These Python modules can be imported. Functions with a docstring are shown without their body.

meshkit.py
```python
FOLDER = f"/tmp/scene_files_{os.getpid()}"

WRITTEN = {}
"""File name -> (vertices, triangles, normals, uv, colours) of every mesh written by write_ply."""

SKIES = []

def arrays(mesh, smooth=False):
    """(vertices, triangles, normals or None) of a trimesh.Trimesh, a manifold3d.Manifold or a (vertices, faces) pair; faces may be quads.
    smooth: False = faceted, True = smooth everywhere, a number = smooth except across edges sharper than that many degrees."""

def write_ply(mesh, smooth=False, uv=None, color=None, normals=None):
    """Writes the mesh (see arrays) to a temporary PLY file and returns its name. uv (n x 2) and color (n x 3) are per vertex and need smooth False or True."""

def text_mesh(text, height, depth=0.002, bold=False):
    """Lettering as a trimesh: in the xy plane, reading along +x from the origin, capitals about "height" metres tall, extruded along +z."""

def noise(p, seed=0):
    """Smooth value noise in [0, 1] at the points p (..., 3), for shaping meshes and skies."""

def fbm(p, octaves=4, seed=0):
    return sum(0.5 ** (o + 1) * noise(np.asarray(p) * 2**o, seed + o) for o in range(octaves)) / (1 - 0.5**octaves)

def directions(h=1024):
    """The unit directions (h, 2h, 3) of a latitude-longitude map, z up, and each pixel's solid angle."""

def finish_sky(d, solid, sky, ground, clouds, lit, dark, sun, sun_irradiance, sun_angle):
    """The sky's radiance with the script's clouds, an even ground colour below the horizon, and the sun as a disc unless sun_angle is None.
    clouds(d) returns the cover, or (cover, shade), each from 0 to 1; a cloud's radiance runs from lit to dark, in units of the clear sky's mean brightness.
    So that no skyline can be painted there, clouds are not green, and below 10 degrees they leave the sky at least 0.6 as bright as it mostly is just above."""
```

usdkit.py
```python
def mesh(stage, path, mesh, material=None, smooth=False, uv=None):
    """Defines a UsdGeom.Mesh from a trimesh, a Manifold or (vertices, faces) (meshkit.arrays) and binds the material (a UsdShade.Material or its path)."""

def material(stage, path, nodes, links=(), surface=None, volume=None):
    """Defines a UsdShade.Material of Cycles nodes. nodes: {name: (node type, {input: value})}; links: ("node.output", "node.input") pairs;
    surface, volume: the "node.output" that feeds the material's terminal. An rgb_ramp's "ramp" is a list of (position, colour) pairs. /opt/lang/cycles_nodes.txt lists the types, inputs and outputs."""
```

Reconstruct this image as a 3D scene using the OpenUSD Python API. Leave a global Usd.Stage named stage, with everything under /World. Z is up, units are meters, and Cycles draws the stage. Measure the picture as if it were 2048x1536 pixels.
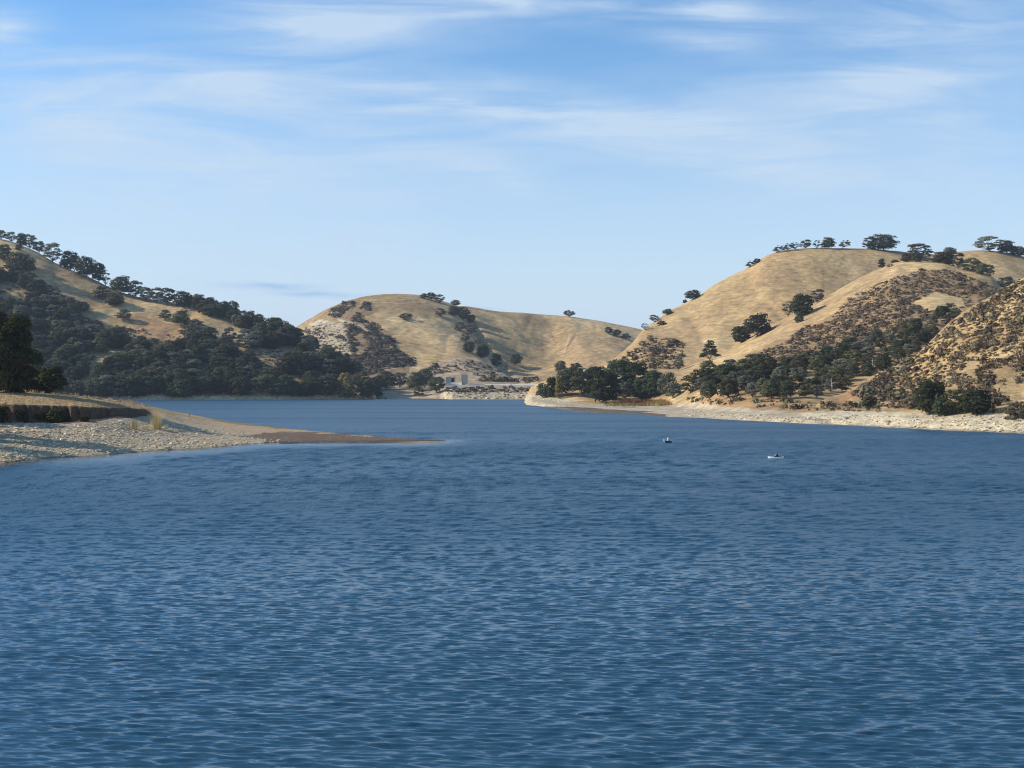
import math, random
import numpy as np
import trimesh, shapely, usdkit, meshkit
from shapely.geometry import Polygon
from scipy.interpolate import PchipInterpolator
from pxr import Usd, UsdGeom, UsdLux, UsdShade, Sdf, Gf, Vt

stage = Usd.Stage.CreateInMemory()
UsdGeom.SetStageUpAxis(stage, "Z")
UsdGeom.Xform.Define(stage, "/World")
T = Sdf.ValueTypeNames

# ------------------------------------------------------------------ camera
F, H, CX, CY = 2200.0, 15.0, 1024.0, 768.0      # focal length in photo pixels, eye height above the lake, picture centre
cam = UsdGeom.Camera.Define(stage, "/World/camera")
cam.CreateHorizontalApertureAttr(36.0)
cam.CreateFocalLengthAttr(36.0 * F / 2048)
cam.CreateClippingRangeAttr(Gf.Vec2f(0.5, 40000))
cam.AddTranslateOp().Set(Gf.Vec3d(0, 0, H))
cam.AddRotateXOp().Set(90.0)
cam.CreateExposureAttr(0.0)

# ------------------------------------------------------------------ sun and sky
SUN_A, SUN_E = math.radians(88), math.radians(31)
SUN = np.array([-math.sin(SUN_A) * math.cos(SUN_E), math.cos(SUN_A) * math.cos(SUN_E), math.sin(SUN_E)])
sun = UsdLux.DistantLight.Define(stage, "/World/sun")
sun.CreateIntensityAttr(1.25)
sun.CreateAngleAttr(0.53)
sun.CreateNormalizeAttr(True)
sun.CreateColorAttr(Gf.Vec3f(1.0, 0.93, 0.82))
sx = np.cross([0, 0, 1.0], SUN); sx /= np.linalg.norm(sx); sy = np.cross(SUN, sx)
sun.AddTransformOp().Set(Gf.Matrix4d(*sx, 0, *sy, 0, *SUN, 0, 0, 0, 0, 1))

SKY_STRENGTH, CLOUD, HORIZON, GAP = 0.15, (4.0, 4.95, 6.1), (4.0, 4.85, 5.85), (2.3, 3.7, 5.6)
dome = UsdLux.DomeLight.Define(stage, "/World/sky")
# thin cirrus: (azimuth, elevation) of each streak's middle as tangents, half length, half width, slope, strength
CIRRUS = [(650, 40, 470, 75, 3, .85), (1000, 20, 330, 45, 6, .65), (1400, 30, 330, 36, 3, .6), (20, 45, 170, 50, 0, .7), (480, 170, 480, 80, 7, .62), (930, 190, 560, 60, 9, .6), (1330, 235, 600, 80, 4, .55), (1870, 138, 310, 34, 2, .75),
          (1750, 195, 480, 60, 4, .5), (230, 270, 520, 100, 8, .6), (720, 265, 440, 95, 7, .5), (1930, 45, 340, 85, 8, .5), (120, 165, 330, 90, 4, .45), (1380, 90, 260, 36, 10, .35), (1500, 330, 800, 110, 3, .45), (300, 400, 800, 130, 4, .5), (1000, 360, 420, 60, 12, .3)]


def sky_material():
    n, l = {}, []
    n["tc"] = ("texture_coordinate", {})
    n["sky"] = ("sky_texture", dict(sky_type="single_scattering", sun_disc=False, sun_elevation=SUN_E, sun_rotation=math.atan2(SUN[0], SUN[1]), altitude=200.0, air_density=1.0, aerosol_density=0.25, ozone_density=2.0))
    n["deep"] = ("hsv", dict(saturation=1.3, value=1.25, hue=0.5))
    n["sep"] = ("separate_xyz", {})
    n["ym"] = ("math", dict(math_type="maximum", value2=0.08))
    n["a"] = ("math", dict(math_type="divide")); n["b"] = ("math", dict(math_type="divide")); n["ab"] = ("combine_xyz", {})
    l += [("tc.generated", "sep.vector"), ("sky.color", "deep.color"), ("sep.y", "ym.value1"), ("sep.x", "a.value1"), ("ym.value", "a.value2"), ("sep.z", "b.value1"), ("ym.value", "b.value2"), ("a.value", "ab.x"), ("b.value", "ab.y")]
    # wind-drawn warp and fibres
    n["wm"] = ("mapping", dict(scale=(3.0, 9.0, 1.0)))
    n["wn"] = ("noise_texture", dict(scale=1.3, detail=5.0, roughness=0.55))
    n["ws"] = ("mapping", dict(location=(-0.075, -0.028, 0), scale=(0.15, 0.056, 0)))
    n["wa"] = ("mix_color", dict(blend_type="add", fac=1.0, use_clamp=False))
    n["fm"] = ("mapping", dict(rotation=(0, 0, 0.09), scale=(2.6, 19.0, 1.0)))
    n["fn"] = ("noise_texture", dict(scale=1.6, detail=8.0, roughness=0.62, distortion=0.8))
    n["fr"] = ("map_range", dict(range_type="smoothstep", from_min=0.25, from_max=0.75, to_min=0.12, to_max=1.35))
    l += [("ab.vector", "wm.vector"), ("wm.vector", "wn.vector"), ("wn.color", "ws.vector"), ("ab.vector", "wa.a"), ("ws.vector", "wa.b"), ("ab.vector", "fm.vector"), ("fm.vector", "fn.vector"), ("fn.fac", "fr.value")]
    last = None

    def streak(k, q):
        x, y, hl, hw, sl, st = q
        n[f"m{k}"] = ("mapping", dict(mapping_type="texture", location=((x - CX) / F, (CY - y) / F, 0), rotation=(0, 0, math.radians(-sl)), scale=(hl * 1.15 / F, hw * 1.5 / F, 1)))
        n[f"g{k}"] = ("gradient_texture", dict(gradient_type="quadratic_sphere"))
        l.extend([("wa.result", f"m{k}.vector"), (f"m{k}.vector", f"g{k}.vector")])

    for k, q in enumerate(CIRRUS):
        streak(k, q)
        n[f"s{k}"] = ("math", dict(math_type="multiply_add", value2=q[5] * 1.5))
        l.append((f"g{k}.fac", f"s{k}.value1"))
        if last:
            l.append((last, f"s{k}.value3"))
        else:
            n[f"s{k}"][1]["value3"] = 0.0
        last = f"s{k}.value"
    # elsewhere in the sky the cirrus goes on as a thin broken veil
    n["vm"] = ("mapping", dict(scale=(1.2, 2.6, 2.6), rotation=(0, 0, 0.3)))
    n["vn"] = ("noise_texture", dict(scale=1.6, detail=5.0, roughness=0.55, distortion=0.5))
    n["vr"] = ("map_range", dict(range_type="smoothstep", from_min=0.45, from_max=0.75, to_min=0.04, to_max=0.5))
    n["sum"] = ("math", dict(math_type="add")); n["c"] = ("math", dict(math_type="multiply", use_clamp=True)); n["cl"] = ("math", dict(math_type="minimum", value2=0.85))
    l += [("tc.generated", "vm.vector"), ("vm.vector", "vn.vector"), ("vn.fac", "vr.value"), (last, "sum.value1"), ("vr.result", "sum.value2"), ("sum.value", "c.value1"), ("fr.result", "c.value2"), ("c.value", "cl.value1")]
    # an even veil that thickens towards the horizon
    n["veil"] = ("map_range", dict(range_type="smoothstep", from_min=-0.03, from_max=0.36, to_min=1.0, to_max=0.0))
    n["mv"] = ("mix_color", dict(blend_type="mix", b=HORIZON))
    n["mix"] = ("mix_color", dict(blend_type="mix", b=CLOUD))
    l += [("sep.z", "veil.value"), ("veil.result", "mv.fac"), ("deep.color", "mv.a"), ("cl.value", "mix.fac"), ("mv.result", "mix.a")]
    # a low blue-grey band beside the far hill
    out = "mix.result"
    for k, q in enumerate([(540, 583, 170, 10, 1, .42), (640, 600, 150, 9, 2, .4), (950, 610, 80, 6, 2, .2)]):
        streak(f"low{k}", q)
        n[f"lw{k}"] = ("math", dict(math_type="multiply", value2=q[5] * 2.2, use_clamp=True))
        n[f"lx{k}"] = ("mix_color", dict(blend_type="mix", b=GAP))
        l += [(f"glow{k}.fac", f"lw{k}.value1"), (f"lw{k}.value", f"lx{k}.fac"), (out, f"lx{k}.a")]
        out = f"lx{k}.result"
    n["bg"] = ("background_shader", dict(strength=SKY_STRENGTH))
    l.append((out, "bg.color"))
    return usdkit.material(stage, "/World/Looks/sky_air", n, l, surface="bg.background")


UsdShade.MaterialBindingAPI.Apply(dome.GetPrim()).Bind(sky_material())
dome.GetPrim().SetCustomDataByKey("kind", "structure")

# ------------------------------------------------------------------ helpers: names, labels, meshes
used_names = {}


def numbered(name):
    k = used_names.get(name, -1) + 1
    used_names[name] = k
    return name if k == 0 else f"{name}_{k:03d}"


def tag(prim, label=None, category=None, group=None, kind=None):
    for k, v in (("label", label), ("category", category), ("group", group), ("kind", kind)):
        if v:
            prim.SetCustomDataByKey(k, v)
    return prim


def place(xf, loc, rz=0.0, s=(1, 1, 1), tilt=0.0):
    xf.AddTranslateOp().Set(Gf.Vec3d(*map(float, loc)))
    xf.AddRotateZOp().Set(float(rz))
    if tilt:
        xf.AddRotateYOp().Set(float(tilt))
    if tuple(s) != (1, 1, 1):
        xf.AddScaleOp().Set(Gf.Vec3f(*map(float, s)))


def thing(name, label, cat, loc=(0, 0, 0), rz=0.0, group=None, s=(1, 1, 1)):
    x = UsdGeom.Xform.Define(stage, "/World/" + numbered(name))
    place(x, loc, rz, s)
    return tag(x.GetPrim(), label, cat, group)


def part(parent, name, mesh, mat, smooth=False, normals=None):
    base = str(parent.GetPath())
    k, path = 0, f"{base}/{name}"
    while stage.GetPrimAtPath(path):
        k += 1
        path = f"{base}/{name}_{k:03d}"
    m = usdkit.mesh(stage, path, mesh, mat, smooth)
    if normals is not None:
        m.CreateNormalsAttr(Vt.Vec3fArray.FromNumpy(normals.astype(np.float32)))
        m.SetNormalsInterpolation("vertex")
    return m.GetPrim()


def proto(name):
    return stage.CreateClassPrim("/World/" + name)


def copy_of(cls, name, label, cat, loc, rz=0.0, s=(1, 1, 1), group=None, tilt=0.0):
    x = UsdGeom.Xform.Define(stage, "/World/" + numbered(name))
    x.GetPrim().GetReferences().AddInternalReference(cls.GetPath())
    place(x, loc, rz, s, tilt)
    x.GetPrim().SetInstanceable(True)
    return tag(x.GetPrim(), label, cat, group)


def scatter(name, protos, pts, rots, scales, idx, label, cat):
    """A PointInstancer: a mass nobody could count."""
    pi = UsdGeom.PointInstancer.Define(stage, "/World/" + numbered(name))
    rel = pi.CreatePrototypesRel()
    for k, (pname, mesh, mat, nrm) in enumerate(protos):
        part(pi.GetPrim(), pname, mesh, mat, False, nrm)
    for c in pi.GetPrim().GetChildren():
        rel.AddTarget(c.GetPath())
    pi.CreatePositionsAttr(Vt.Vec3fArray.FromNumpy(np.asarray(pts, np.float32)))
    pi.CreateProtoIndicesAttr(Vt.IntArray.FromNumpy(np.asarray(idx, np.int32)))
    pi.CreateScalesAttr(Vt.Vec3fArray.FromNumpy(np.asarray(scales, np.float32)))
    pi.CreateOrientationsAttr(Vt.QuathArray([Gf.Quath(float(math.cos(a / 2)), 0, 0, float(math.sin(a / 2))) for a in rots]))
    return tag(pi.GetPrim(), label, cat, None, "stuff")


def at(px, py, Y):
    return np.array([(px - CX) / F * Y, Y, H + (CY - py) / F * Y])


def shoreY(py):
    return H * F / (np.asarray(py, float) - CY)


def fbm(x, y, scale, octv=4, seed=0):
    return meshkit.fbm(np.stack([np.asarray(x) / scale, np.asarray(y) / scale, np.zeros_like(np.asarray(x, float))], -1), octv, seed)


def curve(pts, px):
    p = np.array(pts, float)
    return PchipInterpolator(p[:, 0], p[:, 1], extrapolate=False)(np.clip(px, p[0, 0], p[-1, 0]))


# ------------------------------------------------------------------ terrain: every hill is a loft through its own contour lines
class Hill:
    def __init__(s, px, nodes, counts, noise, seed, taper=None, gully=0.0, damp=None):
        """nodes: list of (Y array, Z array, noise weight) over px, from the lake to the back of the hill."""
        s.px = px
        n = len(px)
        Yn = np.array([np.broadcast_to(a, n) for a, _, _ in nodes], float)
        Zn = np.array([np.broadcast_to(a, n) for _, a, _ in nodes], float)
        for k in range(1, len(Yn)):
            Yn[k] = np.maximum(Yn[k], Yn[k - 1] + 0.4)
        W = np.array([w for _, _, w in nodes], float)
        t = np.concatenate([np.linspace(k, k + 1, c, endpoint=False) for k, c in enumerate(counts)] + [[len(nodes) - 1.0]])
        k = np.minimum(t.astype(int), len(nodes) - 2)
        f = (t - k)[:, None]
        Y = Yn[k] * (1 - f) + Yn[k + 1] * f
        Z = np.stack([PchipInterpolator(Yn[:, i], Zn[:, i])(Y[:, i]) for i in range(n)], 1)
        w = (W[k] * (1 - f[:, 0]) + W[k + 1] * f[:, 0])[:, None]
        X = (px[None, :] - CX) / F * Y
        if damp is not None:
            w = w * damp(px)[None, :]
        for amp, scale, octv in noise:
            Z = Z + w * amp * (fbm(X, Y, scale, octv, seed + int(scale)) - 0.5) * 2
        if gully:
            g = np.abs(meshkit.fbm(np.stack([X / 55 + 0.3 * fbm(X, Y, 90, 2, seed + 5), Y / 260, X * 0], -1), 3, seed + 9) - 0.5) * 2 + 0.12 * fbm(X, Y, 35, 3, seed + 3)
            Z = Z - w * gully * np.clip(1 - g * 3.2, 0, 1)
        if taper is not None:
            tp = taper(px)[None, :]
            Z = Z * tp - 4 * (1 - tp)
        s.X, s.Y, s.Z = X, Y, Z
        s.PY = CY - (Z - H) / Y * F
        s.PX = np.broadcast_to(px[None, :], Y.shape)
        s.col = np.zeros(Y.shape + (3,))

    def hit(s, px, py):
        if not s.px[0] <= px <= s.px[-1]:
            return None
        i = min(int(np.searchsorted(s.px, px, "right")) - 1, len(s.px) - 2)
        f = (px - s.px[i]) / (s.px[i + 1] - s.px[i])
        PY = s.PY[:, i] * (1 - f) + s.PY[:, i + 1] * f
        k = np.nonzero(PY <= py)[0]
        if not len(k) or k[0] == 0:
            return None
        k = k[0]
        g = (PY[k - 1] - py) / max(PY[k - 1] - PY[k], 1e-9)
        Yc = s.Y[:, i] * (1 - f) + s.Y[:, i + 1] * f
        Zc = s.Z[:, i] * (1 - f) + s.Z[:, i + 1] * f
        Y = Yc[k - 1] * (1 - g) + Yc[k] * g
        return np.array([(px - CX) / F * Y, Y, Zc[k - 1] * (1 - g) + Zc[k] * g])

    def paint(s, poly, color, amount=1.0, rag=6.0, seed=1, scale=None):
        """Gives the soil inside an outline its own colour, with a ragged edge."""
        scale = scale or 14.0
        jx = (fbm(s.X, s.Y, scale, 3, seed) - 0.5) * 4 * rag
        jy = (fbm(s.X, s.Y, scale, 3, seed + 77) - 0.5) * 4 * rag * 0.7
        inside = shapely.contains_xy(Polygon(poly), s.PX + jx, s.PY + jy)
        a = (inside * amount)[..., None]
        s.col = s.col * (1 - a) + np.array(color) * a

    def build(s, name, mat):
        nv, nu = s.Y.shape
        i, j = np.meshgrid(np.arange(nv - 1), np.arange(nu - 1), indexing="ij")
        a = (i * nu + j).ravel()
        q = np.stack([a, a + 1, a + nu + 1, a + nu], 1)
        v = np.stack([s.X, s.Y, s.Z], -1).reshape(-1, 3)
        m = usdkit.mesh(stage, "/World/" + numbered(name), (v, q), mat, True)
        UsdGeom.PrimvarsAPI(m).CreatePrimvar("tint", T.Color3fArray, "vertex").Set(Vt.Vec3fArray.FromNumpy(np.clip(s.col, 0, 1).reshape(-1, 3).astype(np.float32)))
        return tag(m.GetPrim(), kind="structure")


def mixc(a, b, t):
    t = np.clip(t, 0, 1)[..., None]
    return np.array(a) * (1 - t) + np.array(b) * t


GOLD, STRAW, BROWN, SOIL, PALE, CREAM, MUD, RUST = (0.465, 0.305, 0.138), (0.55, 0.388, 0.188), (0.27, 0.17, 0.085), (0.20, 0.135, 0.075), (0.47, 0.385, 0.26), (0.58, 0.485, 0.32), (0.11, 0.075, 0.05), (0.42, 0.22, 0.10)


def ground_material(name, fine=0.35, bump=0.35, rough=0.95, terrace=0.0):
    n = {
        "a": ("attribute", dict(attribute="tint")),
        "g": ("geometry", {}),
        "n1": ("noise_texture", dict(scale=fine, detail=8.0, roughness=0.65)),
        "m1": ("map_range", dict(from_min=0.3, from_max=0.7, to_min=0.62, to_max=1.35)),
        "mp": ("mapping", dict(scale=(0.25, 0.25, 3.2))),
        "n2": ("noise_texture", dict(scale=0.35, detail=3.0, roughness=0.6)),
        "m2": ("map_range", dict(from_min=0.35, from_max=0.65, to_min=1 - terrace, to_max=1 + terrace)),
        "k": ("math", dict(math_type="multiply")),
        "c": ("mix", dict(mix_type="multiply", fac=1.0)),
        "cc": ("combine_color", {}),
        "b": ("bump", dict(strength=bump, distance=1.2)),
        "p": ("principled_bsdf", dict(roughness=rough, specular_ior_level=0.1)),
    }
    l = [("g.position", "n1.vector"), ("n1.fac", "m1.value"), ("g.position", "mp.vector"), ("mp.vector", "n2.vector"), ("n2.fac", "m2.value"), ("m1.result", "k.value1"), ("m2.result", "k.value2"),
         ("k.value", "cc.r"), ("k.value", "cc.g"), ("k.value", "cc.b"), ("a.color", "c.color1"), ("cc.color", "c.color2"), ("c.color", "p.base_color"), ("n1.fac", "b.height"), ("b.normal", "p.normal")]
    return usdkit.material(stage, "/World/Looks/" + name, n, l, surface="p.BSDF")


M_HILL = ground_material("dry_grass_hill", 0.16, 0.7, terrace=0.13)
M_FAR = ground_material("far_dry_grass", 0.12, 0.7, terrace=0.17)
M_NEAR = ground_material("stony_soil", 1.1, 0.8, terrace=0.05)
M_SPUR = ground_material("crumbling_slope", 0.35, 0.9, terrace=0.1)


def along(px, Y, hill):
    """The ground at picture column px, Y metres out."""
    i = int(np.argmin(np.abs(hill.px - px)))
    return np.array([(px - CX) / F * Y, Y, np.interp(Y, hill.Y[:, i], hill.Z[:, i])])


def lerp(a, b, t):
    return a * (1 - t) + b * t


def zpy(py, Y):
    return H + (CY - py) / F * Y


def smoother(a, b):
    return lambda p: np.clip((p - a) / (b - a), 0, 1) ** 2 * (3 - 2 * np.clip((p - a) / (b - a), 0, 1))


# left wooded hill
px = np.arange(-900, 764, 4.0)
sh = shoreY(curve([(-900, 799), (0, 800), (300, 800.3), (450, 800), (600, 799.3), (700, 798.8), (764, 798.8)], px))
ry = curve([(-900, 1500), (0, 1400), (300, 1330), (450, 1290), (600, 1230), (700, 1175), (764, 1130)], px)
rz = zpy(curve([(-900, 300), (-300, 400), (0, 477), (25, 484), (59, 498), (88, 512), (109, 525), (133, 536), (162, 548), (191, 561), (230, 579), (273, 594), (332, 604), (400, 613), (450, 629), (500, 646), (550, 662), (600, 684), (650, 708), (700, 736), (735, 772), (764, 792)], px), ry)
cl = np.minimum(4.5, rz * 0.3)
left_hill = Hill(px, [(sh - 40, -5, 0), (sh, 0, 0.0), (sh + 9, cl, 0.3), (lerp(sh, ry, 0.34), rz * 0.36 + 3, 1), (lerp(sh, ry, 0.68), rz * 0.73 + 2, 0.9), (ry, rz, 0.25), (ry + 160, rz * 0.78, 1), (ry + 700, 0, 1)],
                 [3, 6, 40, 40, 40, 12, 8], [(6, 130, 4), (2.6, 30, 4)], 11, lambda p: 1 - smoother(744, 762)(p), gully=2.0)

# far golden hill: round on the left, running on as a long ridge to the right, a wooded gully between, the works at its foot
px = np.arange(500, 1664, 2.5)
sh = shoreY(curve([(500, 797), (740, 797.3), (880, 797.6), (905, 798.6), (1664, 798.6)], px))
n2y, n3y, n4y, n5y = sh + 14, 1225.0, 1300.0, 1420.0
z2 = zpy(curve([(500, 788), (740, 793), (860, 791), (885, 789), (905, 785), (1060, 786), (1112, 788), (1664, 788)], px), n2y)
z3 = zpy(curve([(500, 772), (740, 776), (860, 774), (885, 768.5), (1112, 769.5), (1664, 769)], px), n3y)
z4 = zpy(curve([(500, 765), (640, 752), (740, 740), (880, 735), (920, 733), (1000, 745), (1060, 763), (1112, 767), (1664, 765)], px), n4y)
z5 = zpy(curve([(500, 735), (580, 715), (640, 695), (740, 682), (850, 686), (900, 690), (950, 706), (1000, 735), (1050, 752), (1112, 748), (1180, 735), (1250, 735), (1664, 745)], px), n5y)
ry = curve([(500, 1720), (880, 1750), (1000, 1800), (1130, 1850), (1664, 1830)], px)
rz = zpy(curve([(500, 705), (540, 687), (580, 662), (619, 638), (658, 617), (701, 601), (745, 592), (794, 588.5), (837, 591), (865, 596.5), (890, 604), (933, 613), (998, 622.5), (1056, 626.5), (1130, 632.5), (1193, 641.5), (1271, 656.5), (1330, 668), (1664, 720)], px), ry)
y6 = lerp(n5y, ry, 0.5)
z6 = lerp(lerp(z5, rz, 0.56) + 2, zpy(curve([(500, 650), (900, 655), (950, 664), (1000, 676), (1040, 686), (1090, 695), (1160, 677), (1220, 682), (1300, 704), (1664, 735)], px), y6), smoother(880, 990)(px))
n3a = zpy(curve([(500, 776), (740, 778), (860, 776), (885, 770.5), (1112, 771.0), (1664, 771)], px), 1200.0)


def wooded_gully(X, Y, PXg):
    c = np.interp(Y, [1225, 1300, 1420, 1600, 1750, 1800], [1075, 1052, 1003, 950, 912, 900])
    return 9 * np.exp(-((PXg - c) / 16) ** 2) * np.clip((Y - 1230) / 90, 0, 1) * np.clip((1790 - Y) / 150, 0, 1)


far_dome = Hill(px, [(sh - 40, -5, 0), (sh, 0, 0), (n2y, z2, 0.5), (1200.0, n3a, 0.3), (n3y, z3, 0.1), (n4y, z4, 0.5), (n5y, z5, 0.8), (y6, z6, 0.9), (ry, rz, 0.15), (ry + 150, rz * 0.85, 1), (ry + 800, 0, 1)],
                [3, 8, 14, 8, 18, 30, 32, 32, 8, 6], [(5, 110, 4), (3.0, 28, 4)], 23, gully=2.0)
far_dome.Z = far_dome.Z - wooded_gully(far_dome.X, far_dome.Y, far_dome.PX)
far_dome.PY = CY - (far_dome.Z - H) / far_dome.Y * F

# big golden hill on the right, its back slope
px = np.arange(1150, 3000, 4.0)
ry = curve([(1150, 1000), (1250, 1060), (1340, 1150), (1500, 1200), (1900, 1230), (3000, 1200)], px)
rz = zpy(curve([(1150, 768), (1190, 745), (1230, 716), (1260, 690), (1289, 657), (1314, 640), (1344, 619), (1387, 597), (1435, 566), (1494, 537), (1543, 508), (1582, 499), (1621, 496.5), (1648, 496.5), (1726, 498), (1794, 503), (1818, 506), (1870, 509), (1921, 503), (1960, 501), (2000, 504), (2048, 514), (2300, 560), (3000, 600)], px), ry)
right_back = Hill(px, [(790.0, 6, 0), (lerp(790.0, ry, 0.25), 12 + rz * 0.12, 0.6), (lerp(790.0, ry, 0.62), rz * 0.56 + 4, 0.9), (ry, rz, 0.12), (ry + 130, rz * 0.86, 0.7), (ry + 800, 0, 1)],
                  [20, 50, 70, 14, 8], [(4.5, 120, 4), (2.2, 32, 4)], 41, gully=2.5)

# its near shoulder, from the cape and the cove up to the second crest
px = np.arange(1036, 2700, 3.0)
sh = shoreY(curve([(1036, 809.5), (1060, 810.5), (1093, 814), (1147, 822), (1196, 826), (1284, 828.7), (1304, 832), (1400, 835.5), (1440, 838.2), (1572, 845), (1640, 848.4), (1690, 849.6), (1800, 855.2), (1900, 860.2), (2048, 866), (2300, 879), (2700, 893)], px))
y2 = np.maximum(curve([(1036, 795), (1060, 795), (1100, 768), (1150, 745), (1200, 735), (1280, 728), (1330, 700), (1400, 600), (1440, 520), (1572, 452), (1640, 432), (1690, 428), (1800, 400), (2700, 380)], px), sh + 14)
z2 = curve([(1036, 2.5), (1060, 3.4), (1100, 2.6), (1150, 1.8), (1200, 1.1), (1280, 0.6), (1330, 0.8), (1400, 1.5), (1440, 2.5), (1572, 3.4), (1640, 3.2), (1700, 1.6), (2700, 1.0)], px)
y3 = y2 + 45
z3 = zpy(curve([(1036, 799), (1060, 794), (1100, 786), (1150, 788), (1200, 796), (1280, 800), (1350, 796), (1400, 797), (1500, 798), (1600, 804), (1680, 815), (1800, 835), (2700, 840)], px), y3)
y4 = np.maximum(curve([(1036, 860), (1200, 845), (1400, 800), (1600, 700), (2000, 680), (2700, 680)], px), y3 + 30)
z4 = curve([(1036, 8), (1100, 15), (1200, 19), (1360, 22), (1500, 27), (1600, 28), (1800, 36), (2700, 40)], px)
ry = np.maximum(curve([(1036, 880), (1200, 900), (1300, 930), (1500, 980), (1700, 985), (1900, 950), (2100, 880), (2700, 850)], px), y4 + 30)
rz = zpy(curve([(1036, 785), (1100, 757), (1150, 745), (1200, 738), (1250, 739), (1300, 745), (1345, 744), (1390, 727), (1440, 708), (1500, 676), (1560, 643), (1640, 602), (1700, 567), (1760, 538), (1800, 524), (1840, 523), (1882, 526), (1917, 535), (1980, 551), (2010, 577), (2100, 625), (2700, 650)], px), ry)
right_front = Hill(px, [(sh - 30, -5, 0), (sh, 0, 0), (lerp(sh, y2, 0.25), z2 * 0.6, 0.15), (y2, z2, 0.3), (y3, z3, 0.35), (y4, z4, 0.6), (lerp(y4, ry, 0.5), lerp(z4, rz, 0.52) + 2, 0.8), (ry, rz, 0.12), (ry + 110, rz * 0.8, 0.6), (ry + 330, 10, 0.3)],
                   [3, 8, 16, 14, 30, 40, 50, 8, 5], [(4.0, 90, 4), (2.2, 26, 4)], 53, smoother(1040, 1064), gully=2.5)

# nearest spur on the right
px = np.arange(1590, 3000, 2.5)
sh = shoreY(curve([(1590, 844.5), (1640, 847.8), (1690, 850.2), (1732, 852), (1800, 856), (1900, 861), (2048, 867), (2300, 880), (3000, 905)], px))
y2 = sh + curve([(1590, 10), (1700, 22), (1800, 20), (2048, 15), (3000, 15)], px)
z2 = zpy(curve([(1590, 838), (1640, 832), (1700, 828), (1800, 828), (1900, 831), (2000, 832), (2048, 834), (2300, 838), (3000, 850)], px), y2)
ry = curve([(1590, 452), (1648, 490), (1687, 515), (1755, 560), (1853, 610), (1941, 610), (2048, 590), (2300, 550), (3000, 520)], px)
rz = zpy(curve([(1590, 836), (1620, 818), (1648, 799), (1687, 786), (1722, 765), (1755, 746), (1785, 733), (1820, 718), (1853, 690), (1898, 646), (1941, 616), (1990, 589), (2005, 579), (2048, 556), (2150, 505), (2300, 450), (3000, 400)], px), ry)
right_spur = Hill(px, [(sh - 25, -5, 0), (sh, 0, 0), (lerp(sh, y2, 0.5), z2 * 0.62, 0.35), (y2, z2, 0.35), (lerp(y2, ry, 0.5), lerp(z2, rz, 0.46), 1), (ry, rz, 0.2), (ry + 70, rz * 0.8, 0.6), (ry + 300, 5, 0.5)],
                  [3, 14, 14, 60, 60, 8, 6], [(3.0, 60, 4), (2.4, 20, 4)], 67, gully=2.0)

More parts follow.
